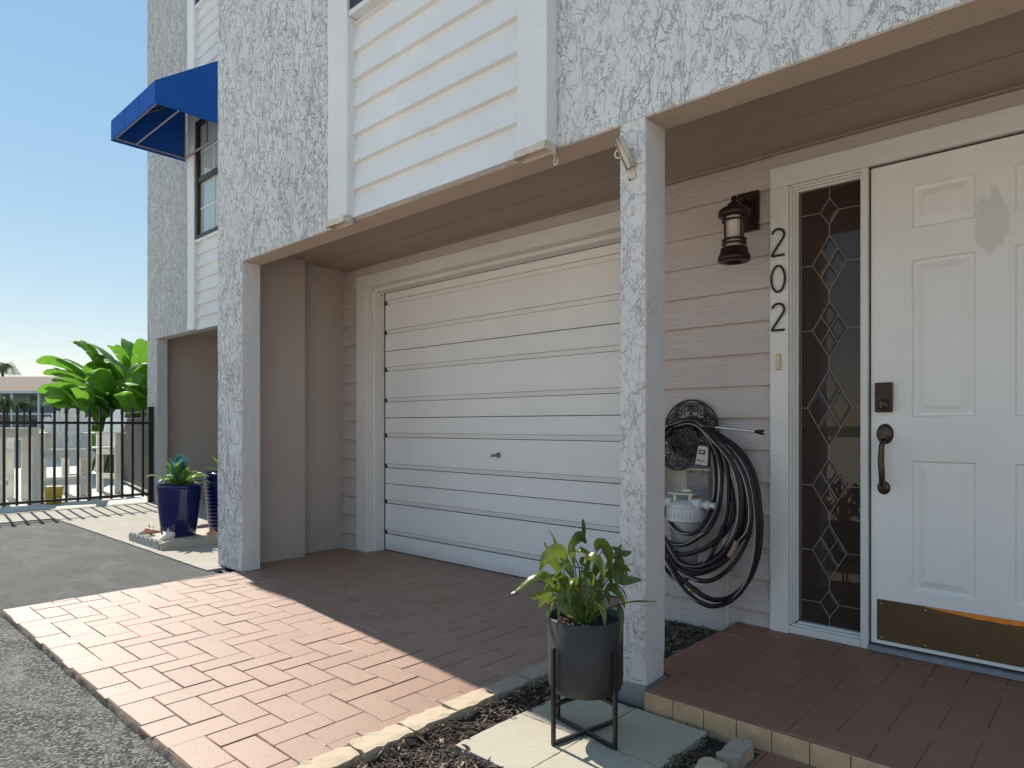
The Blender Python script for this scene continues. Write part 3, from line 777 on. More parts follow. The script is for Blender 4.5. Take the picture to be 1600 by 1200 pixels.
# ================================================================ NEIGHBOURING TOWNHOUSE (set back)
YN = 3.45
nh = thing('townhouse', (-7.5, 4.5, 0), 'set-back neighbouring stucco townhouse unit with blue window awning', 'townhouse')
XA, XB = -10.08, -5.002
mb = MB(); mb.box(XA, XB, YN, YN+.14, ZB+.02, TOP-.3); mb.box(XA, XA+.18, YN+.14, 9.4, 0, TOP-.3); mb.build('facade_wall', 'stucco_far', nh, .006)
mb = MB(); mb.box(XA, -9.725, YN+.0, YN+.14, -.02, ZB+.02); mb.build('pillar', 'stucco_far', nh, .006)
mb = MB(); mb.box(-5.4, XB, YN, YN+.14, -.02, ZB+.02); mb.build('pillar', 'stucco_far', nh, .006)
mb = MB(); mb.box(-9.905, -9.88, YN+.142, 5.0, -.02, ZC); mb.box(-9.9, XB, 5.0, 5.1, -.02, ZC); mb.box(-9.88, XB, YN+.142, 5.0, ZC, ZC+.05); mb.build('side_wall', 'stucco_shade', nh)
sheet('pavement', 'concrete_walk', [(-9.9,3.5),(-5.0,3.5),(-5.0,5.0),(-9.9,5.0)], -.012)
def bay2(xa, xb):
    bay(nh, xa, xb, YN, 'siding_far', 'trim_white', 3.27, .152, 4.76, 6.13)
    window(nh, xa, xb, 3.30, 4.74, YN, 2); window(nh, xa, xb, 6.16, 7.5, YN, 2)
bay2(-8.335, -7.058)
mb = MB(); mb.box(XA-.1, XB, YN-.06, 9.45, TOP-.298, TOP-.1); mb.build('roof', 'concrete_grey', nh)

# awning
aw = thing('awning', (-7.9, 3.4, 4.3), 'royal blue fabric awning over the neighbouring unit window', 'awning')
xl, xr, yf, yw = -8.56, -7.22, 2.55, 3.37; zb_, zv, zt_ = 4.31, 4.54, 5.13; t = .006
mb = MB()
mb.box(xl, xr, yf-t, yf, zb_, zv)                                                # valance
mb.prism([(yf-t, zv), (yf, zv-.012), (yw, zt_-.012), (yw, zt_)], 'x', xl, xr)  # slope
for x in (xl, xr): mb.prism([(yf+.0005, zb_), (yw, zb_), (yw, zt_-.014), (yf+.0005, zv-.014)], 'x', x-t if x == xr else x, x if x == xr else x+t)
cn = mb.build('canopy', 'awning_blue', aw)
mb = MB()
for x in (xl+.45, xr-.45): mb.prism([(yf-t-.002, zv-.002), (yf-t, zv-.004), (yw, zt_-.002), (yw, zt_+.003)], 'x', x-.006, x+.006); mb.box(x-.006, x+.006, yf-t-.003, yf-t-.0005, zb_+.02, zv-.004)
mb.box(xl, xr, yf-t-.003, yf-t-.0005, zb_+.012, zb_+.018); mb.box(xr+.0005, xr+.003, yf, yw, zb_+.012, zb_+.018); mb.box(xr+.0005, xr+.003, yf, yf+.012, zb_+.02, zv-.02)
mb.build('seam', 'awning_blue', cn)
mb = MB(); e = .03
for x in (xl+e, (xl+xr)/2, xr-e):
    mb.tube([(x, yf+e, zb_+.03), (x, yf+e, zv-.04), (x, yw-.02, zt_-.07)], .011, 8); mb.tube([(x, yw-.02, zt_-.07), (x, yw-.02, zb_+.03)], .011, 8)
    if x != (xl+xr)/2: mb.tube([(x, yf+e, zb_+.03), (x, yw-.02, zb_+.03)], .011, 8)
for (y, z) in ((yf+e, zb_+.03), (yf+e, zv-.04), (yw-.02, zb_+.03)): mb.tube([(xl+e, y, z), (xr-e, y, z)], .011, 8)
mb.tube([(xl+e, yf+.25, zb_+.03), (xr-e, yf+.25, zb_+.03)], .008, 8)
mb.build('frame', 'awning_frame', aw)

# ================================================================ THINGS ON THE HOUSE
# wall lantern
lx, ly = -1.353, 3.045
wl = thing('wall_lantern', (lx, YW, 1.8), 'bronze wall lantern with frosted glass on grey siding beside the door', 'wall lantern')
mb = MB(); mb.box(lx-.055, lx+.055, YW-.030, YW-.012, 1.995, 2.19); mb.build('backplate', 'bronze', wl, .006)
mb = MB(); mb.tube(smooth_path([(lx, YW-.03, 2.12), (lx, YW-.08, 2.135), (lx, ly+.04, 2.10), (lx, ly+.01, 2.075)], 6), .013, 10); mb.build('arm', 'bronze', wl)
c = (lx, ly, 0)
mb = MB(); mb.lathe([(0,2.13),(.012,2.128),(.016,2.115),(.010,2.105),(.030,2.092),(.038,2.08),(.062,2.068),(.073,2.055),(.073,2.035),(.066,2.030),(.0,2.030)], c, 28); mb.build('hood', 'bronze', wl)
mb = MB(); mb.lathe([(.040,2.03),(.040,1.885),(0,1.885)], c, 24); mb.build('glass', 'lamp_glass', wl)
mb = MB()
for z in (2.008, 1.916, 1.898): 
    mb.lathe([(.046,z),(.057,z),(.057,z+.007),(.046,z+.007),(.046,z)], c, 28)
for k in range(4):
    a = PI/4 + k*PI/2 + .3; x, y = lx+.052*math.cos(a), ly+.052*math.sin(a); mb.box(x-.004, x+.004, y-.004, y+.004, 1.89, 2.035)
mb.build('cage', 'bronze', wl)
mb = MB(); mb.lathe([(.0,1.884),(.058,1.883),(.063,1.878),(.064,1.862),(.069,1.850),(.074,1.842),(.075,1.824),(.070,1.818),(.045,1.816),(.04,1.828),(0,1.828)], c, 28); mb.build('base_ring', 'bronze', wl)

# house numbers 2 0 2 as bent-metal strokes
def digit(ch, cx, cz, h, wd, label):
    r = .0055; y = YT-.008; pts = []
    if ch == '2':
        rr = wd*.47; cz1 = cz+h/2-rr
        for k in range(13):
            a = R(165 - k*(165+38)/12); pts.append((cx+rr*math.cos(a), y, cz1+rr*math.sin(a)))
        mb = MB(); mb.tube(pts + [(cx-wd*.48, y, cz-h/2+r)], r, 8); mb.tube([(cx-wd*.5, y, cz-h/2+r*.4), (cx+wd*.5, y, cz-h/2+r*.4)], r, 8)
    else:
        for k in range(33):
            a = 2*PI*k/32; pts.append((cx+wd*.5*math.cos(a), y, cz+h*.5*math.sin(a)))
        mb = MB(); mb.tube(pts, r, 8)
    tag(mb.build('house_number', 'number_black'), label, 'house number')
nx_ = -1.202
digit('2', nx_, 1.911, .128, .062, 'black metal digit 2, the upper one, above the 0 on door trim')
digit('0', nx_, 1.738, .124, .064, 'black metal digit 0 between the two digits 2 on door trim')
digit('2', nx_, 1.556, .128, .062, 'black metal digit 2, the lower one, below the 0 on door trim')
# doorbell
p = at(1216.5, 566, YT); mb = MB(); mb.box(p.x-.011, p.x+.011, YT-.012, YT-.0005, p.z-.038, p.z+.038)
db = thing('doorbell', (p.x, YT, p.z-.04), 'small yellowed brass doorbell button below the house numbers', 'doorbell')
mb.build('case', 'brass', db, .006); mb = MB(); mb.box(p.x-.006, p.x+.006, YT-.016, YT-.0122, p.z-.02, p.z+.02); mb.build('button', 'pvc_cream', db, .002)

# cup hook under the beam
p = at(867, 243, YF+.03); mb = MB()
px = p.x; pz_ = ZB-.004; mb.lathe([(0,0),(.011,0),(.011,-.005),(0,-.006)], (px, YF+.03, pz_), 14)
mb.tube(smooth_path([(px, YF+.03, pz_-.004), (px, YF+.03, pz_-.022), (px-.008, YF+.03, pz_-.04), (px+.002, YF+.03, pz_-.05), (px+.014, YF+.03, pz_-.042), (px+.015, YF+.03, pz_-.03)], 5), .0032, 8)
tag(mb.build('ceiling_hook', 'white_plastic'), 'small white cup hook under the beam left of slim pillar', 'hook')
# worn flag pole bracket on the slim pillar
fb = thing('flagpole_bracket', (-1.385, YF, 2.0), 'worn cream metal flagpole bracket screwed to top of slim pillar', 'bracket')
def W2(u, v, d=0): return at(u, v, YF - d)
mb = MB(); a_, b_ = W2(979, 233), W2(990, 281)
M = Matrix.Translation(((a_.x+b_.x)/2, YF-.005, (a_.z+b_.z)/2)) @ Matrix.Rotation(-math.atan2((b_-a_).x, -(b_-a_).z), 4, 'Y')
mb.obox(M, .030, .006, .125); mb.build('mounting_plate', 'paint_old', fb, .003)
mb = MB(); t1, t2 = W2(986, 262, .012), W2(966, 216, .055)
pts = [t1, t1.lerp(t2, .5), t2]; d = (t2-t1).normalized()
ra = .020; n = 20; ref = d.cross(Vector((0, 0, 1))).normalized(); bn = d.cross(ref)
vs = []
for (tt, r1) in ((0, ra), (1, ra), (1, ra*.8), (0, ra*.8)):
    c = t1 + (t2-t1)*tt
    for k in range(n): a = 2*PI*k/n; vs.append(c + (ref*math.cos(a)+bn*math.sin(a))*r1)
mb.add(vs, [(q*n+k, q*n+(k+1) % n, ((q+1) % 4)*n+(k+1) % n, ((q+1) % 4)*n+k) for q in range(4) for k in range(n) if not (q == 0 and 4 < k < 9)], 0, True)
mb.build('pole_socket', 'paint_old', fb)
mb = MB(); c = W2(966, 241, .035)
mb.tube([c + Vector((.014*math.cos(a), -.004*math.sin(a), .014*math.sin(a))) for a in [2*PI*k/16 for k in range(17)]], .0035, 8); mb.build('clamp_ring', 'paint_old', fb)
for (u, v, r_) in ((978, 250, .008), (984, 281, .004)):
    mb = MB(); mb.lathe([(0,.006),(r_,.004),(r_,.0)], W2(u, v, .010), 12, 0, RX); mb.build('screw', 'bronze', fb)

# scrolled iron hose hanger
Yh = 3.10
hc = at(1066, 674, Yh)
hh = thing('hose_hanger', (hc.x, YW, hc.z-.2), 'black scrolled iron hose hanger on siding behind slim pillar', 'hose hanger')
def arc(c, r, a0, a1, n=24, dy=0, sx=1): return [c + Vector((sx*r*math.cos(R(a0+(a1-a0)*k/n)), dy, r*math.sin(R(a0+(a1-a0)*k/n)))) for k in range(n+1)]
def spiral(c, r0, r1, a0, turns, n=22, dy=0): return [c + Vector(((r0+(r1-r0)*k/n)*math.cos(R(a0)+turns*2*PI*k/n), dy, (r0+(r1-r0)*k/n)*math.sin(R(a0)+turns*2*PI*k/n))) for k in range(n+1)]
k_ = 3.30/F                                   # metres per picture unit at the hanger
def disc(c, r, name, n):
    mb = MB(); mb.tube(arc(c, r, 0, 360, 40), .005, 8)
    mb.tube(arc(c, r*.30, 0, 360, 20), .0035, 6)
    for i in range(n):
        a = 90 + (i+.5)*360/n; u = Vector((math.cos(R(a)), 0, math.sin(R(a)))); v = Vector((-u.z, 0, u.x))
        mb.tube([c+u*r*.36, c+u*r*.97], .003, 6)
        for s_ in (-1, 1):
            q = c+u*r*.68+v*s_*r*.17
            pts = [q + (v*math.cos(t_)*s_ + u*math.sin(t_))*(r*.15*(1-t_/9.2)) for t_ in [.33*k for k in range(24)]]
            mb.tube([c+u*r*.95+v*s_*r*.02] + pts[::1], .0036, 6)
        mb.tube(smooth_path([c+u*r*.96+v*r*.05, c+u*r*.8+v*r*.36, c+u*r*.55+v*r*.28, c+u*r*.36], 5), .0036, 6)
        mb.tube(smooth_path([c+u*r*.96-v*r*.05, c+u*r*.8-v*r*.36, c+u*r*.55-v*r*.28, c+u*r*.36], 5), .0036, 6)
    return mb.build(name, 'black_iron', hh)
disc(hc + Vector((0, .095, .012)), .150, 'back_scroll', 7)
disc(hc + Vector((.004, -.055, -.075)), .118, 'front_scroll', 8)
mb = MB()
for a in range(20, 161, 20):
    q = Vector((.085*math.cos(R(a)), 0, .085*math.sin(R(a)))) + hc + Vector((0, 0, -.045)); mb.tube([q+Vector((0, .09, 0)), q+Vector((0, -.055, 0))], .005, 6)
mb.tube(arc(hc+Vector((0, .02, -.045)), .085, 10, 170, 20), .005, 6); mb.build('saddle', 'black_iron', hh)

# hose loops: two-tone garden hose hung over the saddle
gh = thing('garden_hose', (hc.x, YW, hc.z-.9), 'dark coiled garden hose hanging in loops from iron hanger', 'garden hose')
def hp_(u, v, y): return at(u, v, y)
strands = [
 (3.075, .0095, [(1048,668),(1078,655),(1108,675),(1145,700),(1167,730),(1177,762),(1182,803),(1183,840),(1178,880),(1164,916),(1140,940),(1116,947),(1096,942),(1076,928),(1060,908),(1050,890),(1040,872),(1022,835),(1012,780),(1018,720),(1034,680),(1048,668)]),
 (3.05, .011, [(1046,666),(1080,658),(1110,682),(1140,712),(1160,750),(1168,796),(1164,830),(1145,860),(1132,876),(1110,890),(1086,896),(1060,888),(1044,868),(1030,840),(1016,790),(1020,720),(1034,680),(1046,666)]),
 (3.09, .0095, [(1050,664),(1085,656),(1112,680),(1128,703),(1137,737),(1138,778),(1134,812),(1122,842),(1105,875),(1080,900),(1060,906),(1044,894),(1028,868),(1010,800),(1016,720),(1036,676),(1050,664)]),
 (3.06, .0095, [(1050,662),(1082,660),(1112,690),(1126,730),(1126,770),(1120,802),(1106,828),(1090,840),(1072,850),(1052,850),(1036,838),(1018,800),(1012,740),(1026,690),(1050,662)]),
 (3.11, .010, [(1052,660),(1086,662),(1116,688),(1130,722),(1142,760),(1146,800),(1136,828),(1112,850),(1088,862),(1062,866),(1040,852),(1022,812),(1014,740),(1030,690),(1052,660)]),
 (3.13, .0085, [(1052,662),(1088,664),(1112,700),(1118,740),(1116,780),(1104,812),(1086,832),(1064,832),(1048,818),(1036,792),(1022,750),(1028,700),(1052,662)]),
 (3.04, .0095, [(1050,668),(1090,664),(1122,692),(1146,722),(1158,758),(1160,800),(1154,836),(1138,864),(1116,884),(1092,892),(1066,884),(1046,860),(1028,826),(1014,770),(1024,706),(1050,668)]),
 (3.10, .0095, [(1050,664),(1086,658),(1118,684),(1140,712),(1156,745),(1172,790),(1172,826),(1160,858),(1136,892),(1104,908),(1072,898),(1050,876),(1032,842),(1014,780),(1022,712),(1050,664)]),
]
for (y, r_, sh, j) in ((3.12, .0095, 7, 1), (3.035, .0095, 4, 6), (3.115, .010, -6, 0), (3.03, .009, -5, 1)):
    b0 = strands[j][2]; px2 = [(u - sh*(1 if u > 1060 else -.3), v - abs(sh)*(1.6 if v > 830 else .2)) for (u, v) in b0]; strands.append((y, r_, px2))
for i, (y, r_, px_) in enumerate(strands):
    r_ *= 1.2; n = len(px_); 
    def sst(a, b, t): t = max(0, min(1, (t-a)/(b-a))); return t*t*(3-2*t)
    P_ = []
    for k, (u, v) in enumerate(px_):
        bl = sst(765, 835, v)*(1-sst(1104, 1150, u)); yy = y + .012*math.sin(3.1*k/n*2*PI + i)
        yt = 2.945 + .012*(i % 3); P_.append(hp_(u, v, yy + (yt-yy)*bl))
    path = smooth_path(P_, 7); mb = MB(); mb.tube(path, r_, 9)
    lp = mb.build('loop', 'hose_black', gh)
    if i in (0, 2, 3, 5, 7, 9, 11):
        mb = MB(); mb.tube([q + Vector((-r_*.55, -r_*.80, 0)) for q in path], .0021, 5); mb.build('stripe', 'hose_stripe', lp)
mb = MB(); y = 3.005; mb.tube([hp_(1151,846,y), hp_(1146,858,y), hp_(1139,869,y)], .0125, 10); mb.build('tape_wrap', 'tape_tan', gh)
mb = MB(); p = hp_(1131, 840, 3.16); mb.box(p.x-.008, p.x+.008, p.y-.002, p.y, p.z-.034, p.z+.034); mb.tube([p+Vector((0,0,-.034)), p+Vector((.006,-.02,-.055)), p+Vector((.02,-.04,-.06))], .002, 6); mb.build('paper_tag', 'white_plastic', gh)
# spray wand
a_, b_ = hp_(1104, 666, 3.03), hp_(1196, 676, 2.98)
sw = thing('spray_wand', a_, 'thin chrome spray wand with dark nozzle laid across the hose hanger', 'spray wand')
d = (b_-a_)
mb = MB(); mb.tube([a_+d*.15, a_+d*.86], .0052, 10); mb.build('tube', 'steel', sw)
mb = MB(); mb.tube([a_+d*.84, a_+d*.9, a_+d*.905, a_+d*.98], [.008, .0085, .011, .012], 12); mb.build('nozzle', 'bronze', sw)
mb = MB(); mb.tube([a_+d*.98, a_+d*1.0], [.0065, .005], 12); mb.build('nozzle_tip', 'white_plastic', sw)
mb = MB(); mb.tube([a_-d*.04, a_+d*.16], [.013, .009], 10); mb.tube([a_+d*.13, a_+d*.13+Vector((.02,-.01,.022))], .003, 6); mb.build('valve', 'black_iron', sw)
# small grey timer box with lettering
p = hp_(1098, 712, 3.0); tm = thing('hose_timer', p-Vector((0,0,.05)), 'small pale grey timer box hanging in front of hose hanger', 'hose timer')
M = Matrix.Translation(p) @ Matrix.Rotation(R(7), 4, 'Y')
mb = MB()
for sc_, y0_, y1_, nm in ((1.12, 0, .018, 'back_shell'), (1., -.012, 0, 'case')):
    mb = MB(); prof = [(-.030*sc_, -.045*sc_), (.034*sc_, -.045*sc_), (.030*sc_, .01), (.026*sc_, .042*sc_), (.020*sc_, .047*sc_), (-.018*sc_, .047*sc_), (-.024*sc_, .042*sc_)]
    n = len(prof); vs = [M @ Vector((q[0], yy, q[1])) for yy in (y0_, y1_) for q in prof]
    mb.add(vs, [tuple(range(n)), tuple(range(n, 2*n))[::-1]] + [(i, n+i, n+(i+1) % n, (i+1) % n) for i in range(n)])
    mb.build(nm, 'black_iron' if nm == 'back_shell' else 'device_grey', tm, .003)
mb = MB(); mb.obox(M @ Matrix.Translation((0, -.0125, .018)), .034, .003, .022); mb.build('dial_window', 'number_black', tm, .002)
mb = MB(); mb.obox(M @ Matrix.Translation((0, -.0145, .019)), .018, .003, .010); mb.build('dial', 'device_grey', tm, .002)
cu = bpy.data.curves.new('lettering', 'FONT'); cu.body = 'Master'; cu.size = .015; cu.align_x = 'CENTER'; cu.extrude = .0004; cu.materials.append(MATS['number_black'])
lt = bpy.data.objects.new('lettering', cu); COL.objects.link(lt); lt.parent = tm
lt.matrix_local = Matrix.Translation(-BASE[tm.name]) @ M @ Matrix.Translation((0, -.0128, -.028)) @ Matrix.Rotation(R(90), 4, 'X')
bpy.context.view_layer.update()
lme = bpy.data.meshes.new_from_object(lt); lo2 = bpy.data.objects.new('lettering', lme); COL.objects.link(lo2); lo2.parent = tm; lo2.matrix_local = lt.matrix_local.copy()
bpy.data.objects.remove(lt); lo2.name = 'lettering'

# whole-house water filter on its bracket
YB = YW-.014
wf = thing('water_filter', (-1.68, YB, .3), 'white domed water filter canister with pipes below hose hanger', 'water filter')
def box2(mb, u0, v0, u1, v1, y, t):
    a = at(u0, v0, y); b = at(u1, v1, y); mb.box(a.x, b.x, y, y+t, b.z, a.z)
mb = MB(); box2(mb, 1040, 728, 1108, 786, 3.185, .004); a = at(1040, 728, 3.185); b = at(1118, 735, 3.185); mb.box(a.x, b.x, 3.12, 3.1845, b.z, a.z)
mb.build('backing_plate', 'pvc_cream', wf, .002)
mb = MB(); box2(mb, 1073, 731, 1106, 779, 3.175, .005)
for (u, v) in ((1079, 737), (1099, 738), (1078, 762), (1100, 763)): mb.lathe([(0,.006),(.006,.004),(.007,0)], at(u, v, 3.174), 10, 0, RX)
mb.build('bracket', 'galvanised', wf, .002)
fc = at(1070, 800, 3.07)
mb = MB(); ftop = at(1070, 790, 3.07).z
mb.lathe([(0,ftop+.030),(.030,ftop+.028),(.068,ftop+.016),(.078,ftop+.004),(.080,ftop-.006),(.088,ftop-.008),(.090,ftop-.014),(.090,ftop-.060),(.094,ftop-.061),(.094,ftop-.072),(.084,ftop-.076),(0,ftop-.076)], (fc.x, fc.y, 0), 40)
for k in range(30): a = 2*PI*k/30; mb.obox(Matrix.Translation((fc.x+.091*math.cos(a), fc.y+.091*math.sin(a), ftop-.038)) @ Matrix.Rotation(a, 4, 'Z'), .005, .004, .044)
mb.v = mb.v; mb.build('cap', 'pvc_white', wf)
zb2 = at(1070, 890, 3.07).z
mb = MB(); mb.lathe([(.076,ftop-.077),(.072,ftop-.13),(.066,zb2+.10),(.062,zb2+.015),(.050,zb2),(0,zb2-.004)], (fc.x, fc.y, 0), 28); mb.build('canister', 'canister', wf)
mb = MB()
for u in (1055, 1079): 
    q = at(u, 781, 3.07); mb.box(q.x-.009, q.x+.009, q.y-.009, q.y+.009, ftop+.018, ftop+.055)
a = at(1048, 776, 3.07); b = at(1086, 773, 3.07); mb.box(a.x, b.x, 3.045, 3.095, ftop+.0555, ftop+.064); mb.tube([(fc.x-.01, 3.07, ftop+.076), (fc.x+.035, 3.07, ftop+.076)], .010, 10)
mb.build('mount', 'paint_old', wf, .002)
mb = MB(); zp = ftop+.010
mb.tube([(fc.x+.05, 3.07, zp), (fc.x+.078, 3.07, zp)], .030, 16); mb.tube([(fc.x+.078, 3.07, zp), (fc.x+.092, 3.07, zp)], .036, 6); mb.tube([(fc.x+.092, 3.07, zp), (fc.x+.165, 3.07, zp)], .016, 14); mb.tube([(fc.x+.115, 3.07, zp), (fc.x+.135, 3.07, zp)], .022, 14)
mb.build('inlet_pipe', 'pvc_white', wf); mb = MB(); mb.tube([(fc.x-.07, 3.07, zp), (fc.x-.11, 3.07, zp)], .026, 16); mb.tube([(fc.x-.10, 3.07, zp), (fc.x-.20, 3.07, zp)], .016, 14)
mb.build('outlet_pipe', 'pvc_white', wf)
q = at(1137, 800, 3.17)
mb = MB(); mb.tube(smooth_path([(fc.x+.16, 3.07, zp), (q.x-.03, 3.12, zp), (q.x, 3.16, zp-.03), (q.x, 3.17, zp-.1)], 6) + [(q.x, 3.17, -.03)], .0125, 12)
q2 = (q.x, 3.17, at(1137, 868, 3.17).z); mb.lathe([(.0125,0),(.017,0),(.017,.03),(.0125,.03)], q2, 14)
mb.build('riser_pipe', 'pvc_cream', wf)
mb = MB(); q = at(1086, 920, YB); mb.lathe([(0,.05),(.006,.05),(.006,.014),(.014,.012),(.014,0)], q, 12, 0, RX); mb.tube([q+Vector((0,-.04,0)), q+Vector((0,-.055,-.02)), q+Vector((0,-.055,-.035))], .008, 10); mb.lathe([(0,.06),(.018,.058),(.018,.052),(0,.05)], q, 10, 0, RX)
tag(mb.build('outdoor_tap', 'brass'), 'small tarnished brass garden tap low on siding under hose', 'tap')

# ================================================================ PLANTER BY THE PILLAR
sx_ = [-1.605, -1.318, -1.03]; sy_ = [1.475, 1.80, 2.12]
pos = {(0,0): 'pale concrete stepping slab nearest the driveway, at front left corner of pot', (1,0): 'pale concrete stepping slab at front right of pot, furthest from driveway',
       (0,1): 'pale concrete stepping slab directly behind the plant pot by the driveway', (1,1): 'pale concrete stepping slab beside the tiled porch step'}
for i in range(2):
    for j in range(2):
        mb = MB(); wobble_slab(mb, sx_[i]+.003, sx_[i+1]-.003, sy_[j]+.003, sy_[j+1]-.003, -.045, .0+.0015*(i-j), .0016, seed=i*2+j)
        tag(mb.build('stepping_slab', 'slab_pale'), pos[(i, j)], 'paving slab', 'pale square slabs under the potted plant')
# driveway edging bricks
y = 1.03; k = 0; ORD = ['first', 'second', 'third', 'fourth', 'fifth', 'sixth', 'seventh', 'eighth']
while y < 2.16:
    L = .205; mb = MB(); wobble_slab(mb, -1.857+random.uniform(-.004, .004), -1.762+random.uniform(-.004, .004), y+.003, y+L-.003, -.05, .008+random.uniform(-.003, .003), .0055, seed=k+20)
    o = mb.build('edging_brick', 'edging_stone' if y < 1.8 else 'edging_old'); k += 1; y += L
    tag(o, 'rough tan brick edging the paved driveway, '+ORD[k-1]+' from the photo bottom', 'edging brick', 'bricks edging the driveway')
for (x0, x1, y0, y1, z1, m_, lb) in ((-.915, -.852, 1.93, 2.075, .040, 'edging_old', 'upright grey edging brick touching the tiled porch step'), (-.935, -.865, 1.74, 1.90, .034, 'edging_stone', 'second edging brick out from porch step, mossy and tan'), (-.93, -.862, 1.52, 1.71, .03, 'edging_stone', 'third edging brick out from porch step beside path')):
    mb = MB(); wobble_slab(mb, x0, x1, y0, y1, -.05, z1, .008, seed=int(y0*50)); tag(mb.build('edging_brick', m_), lb, 'edging brick', 'bricks edging the path')
mb = MB(); c = Vector((-1.435, 2.60, .0)); vs = []; nn = 12
for i in range(nn+1):
    for j in range(nn*2):
        th = PI*i/nn; ph = PI*j/nn; p = Vector((math.sin(th)*math.cos(ph)*.035, math.sin(th)*math.sin(ph)*.045, math.cos(th)*.028)); p *= 1+.35*mnoise.noise(p*45); vs.append(c+p)
mb.add(vs, [(i*nn*2+j, (i+1)*nn*2+j, (i+1)*nn*2+(j+1) % (nn*2), i*nn*2+(j+1) % (nn*2)) for i in range(nn) for j in range(nn*2)], 0, True)
tag(mb.build('stone', 'scallop_concrete'), 'single pale stone on the mulch behind the slim pillar', 'stone')

px0, py0 = -1.332, 1.825; zr, zbt, pr = .402, .156, .127
st = thing('plant_stand', (px0, py0, 0), 'black square-tube metal plant stand with crossed base', 'plant stand')
feet = [(-1.352+.004, 1.676), (-1.205, 1.802), (-1.308, 1.972), (-1.463, 1.85)]
feet = [(px0 + .140*math.cos(a), py0 + .140*math.sin(a)) for a in (R(-101), R(-11), R(79), R(169))]
for (fx, fy) in feet:
    ang = math.atan2(fy-py0, fx-px0); mb = MB(); rt = Matrix.Rotation(ang, 4, 'Z')
    mb.obox(Matrix.Translation((fx, fy, .1605)) @ rt, .012, .012, .317); mb.build('leg', 'black_iron', st, .001)
for a in (R(-101), R(-11)):
    mb = MB(); lift = 0 if a == R(-11) else .0
    if a == R(-11): mb.obox(Matrix.Translation((px0, py0, .008)) @ Matrix.Rotation(a, 4, 'Z'), .268, .012, .012)
    else:
        for s_ in (-1, 1): mb.obox(Matrix.Translation((px0+s_*.070*math.cos(a), py0+s_*.070*math.sin(a), .008)) @ Matrix.Rotation(a, 4, 'Z'), .126, .012, .012)
    mb.build('base_bar', 'black_iron', st, .001)
for a in (R(-101), R(-11)):
    mb = MB(); mb.obox(Matrix.Translation((px0, py0, .147 if a == R(-11) else .1345)) @ Matrix.Rotation(a, 4, 'Z'), .268, .012, .012); mb.build('support_bar', 'black_iron', st, .001)
pp = thing('potted_plant', (px0, py0, zbt), 'leafy green plant in charcoal cylinder pot on black stand', 'potted plant')
mb = MB(); mb.lathe([(0,zbt),(.105,zbt),(.118,zbt+.006),(.124,zbt+.02),(pr,zbt+.05),(pr,zr-.003),(pr-.003,zr),(pr-.007,zr-.002),(pr-.008,zr-.035),(0,zr-.035)], (px0, py0, 0), 56); mb.build('pot', 'pot_charcoal', pp)
mb = MB(); mb.lathe([(0,zr-.022)]+[(.117*k/6, zr-.022-.003*(k % 2)) for k in range(1, 7)], (px0, py0, 0), 30)
for k in range(140):
    a = random.uniform(0, 2*PI); r_ = .11*math.sqrt(random.random()); s_ = random.uniform(.003, .008)
    M = Matrix.Translation((px0+r_*math.cos(a), py0+r_*math.sin(a), zr-.021)) @ Matrix.Rotation(random.uniform(0, 3), 4, Vector((random.random(), random.random(), 1)).normalized()); mb.obox(M, s_*1.6, s_, s_)
mb.build('soil', 'potting_soil', pp)

def leaf_strip(mb, pts, wmax, side0, twist=0., fold=.25, prof=None, n=14, split=0, mi=0, wave=0):
    """leaf blade along a 3-D midrib; side0 = sideways vector"""
    path = smooth_path(pts, max(2, n//(len(pts)-1))); m_ = len(path); vs = []; side = Vector(side0)
    for i, p in enumerate(path):
        t = (path[min(i+1, m_-1)] - path[max(i-1, 0)]).normalized(); s = i/(m_-1)
        side = (side - t*side.dot(t)).normalized(); nr = t.cross(side)
        ang = twist*s; sd = side*math.cos(ang) + nr*math.sin(ang); nn_ = t.cross(sd)
        wd = wmax*(prof(s) if prof else math.sin(PI*min(1, s**.8))**.8*(1-.15*s))
        wv = wave*math.sin(s*17+wmax*300)*wd
        for c in (-1, -.5, 0, .5, 1):
            vs.append(p + sd*wd*c + nn_*(abs(c)*wd*fold + wv*(c if abs(c) > .6 else 0)))
    fs = []
    for i in range(m_-1):
        for k in range(4): fs.append((i*5+k, i*5+k+1, (i+1)*5+k+1, (i+1)*5+k))
    mb.add(vs, fs, mi, True)
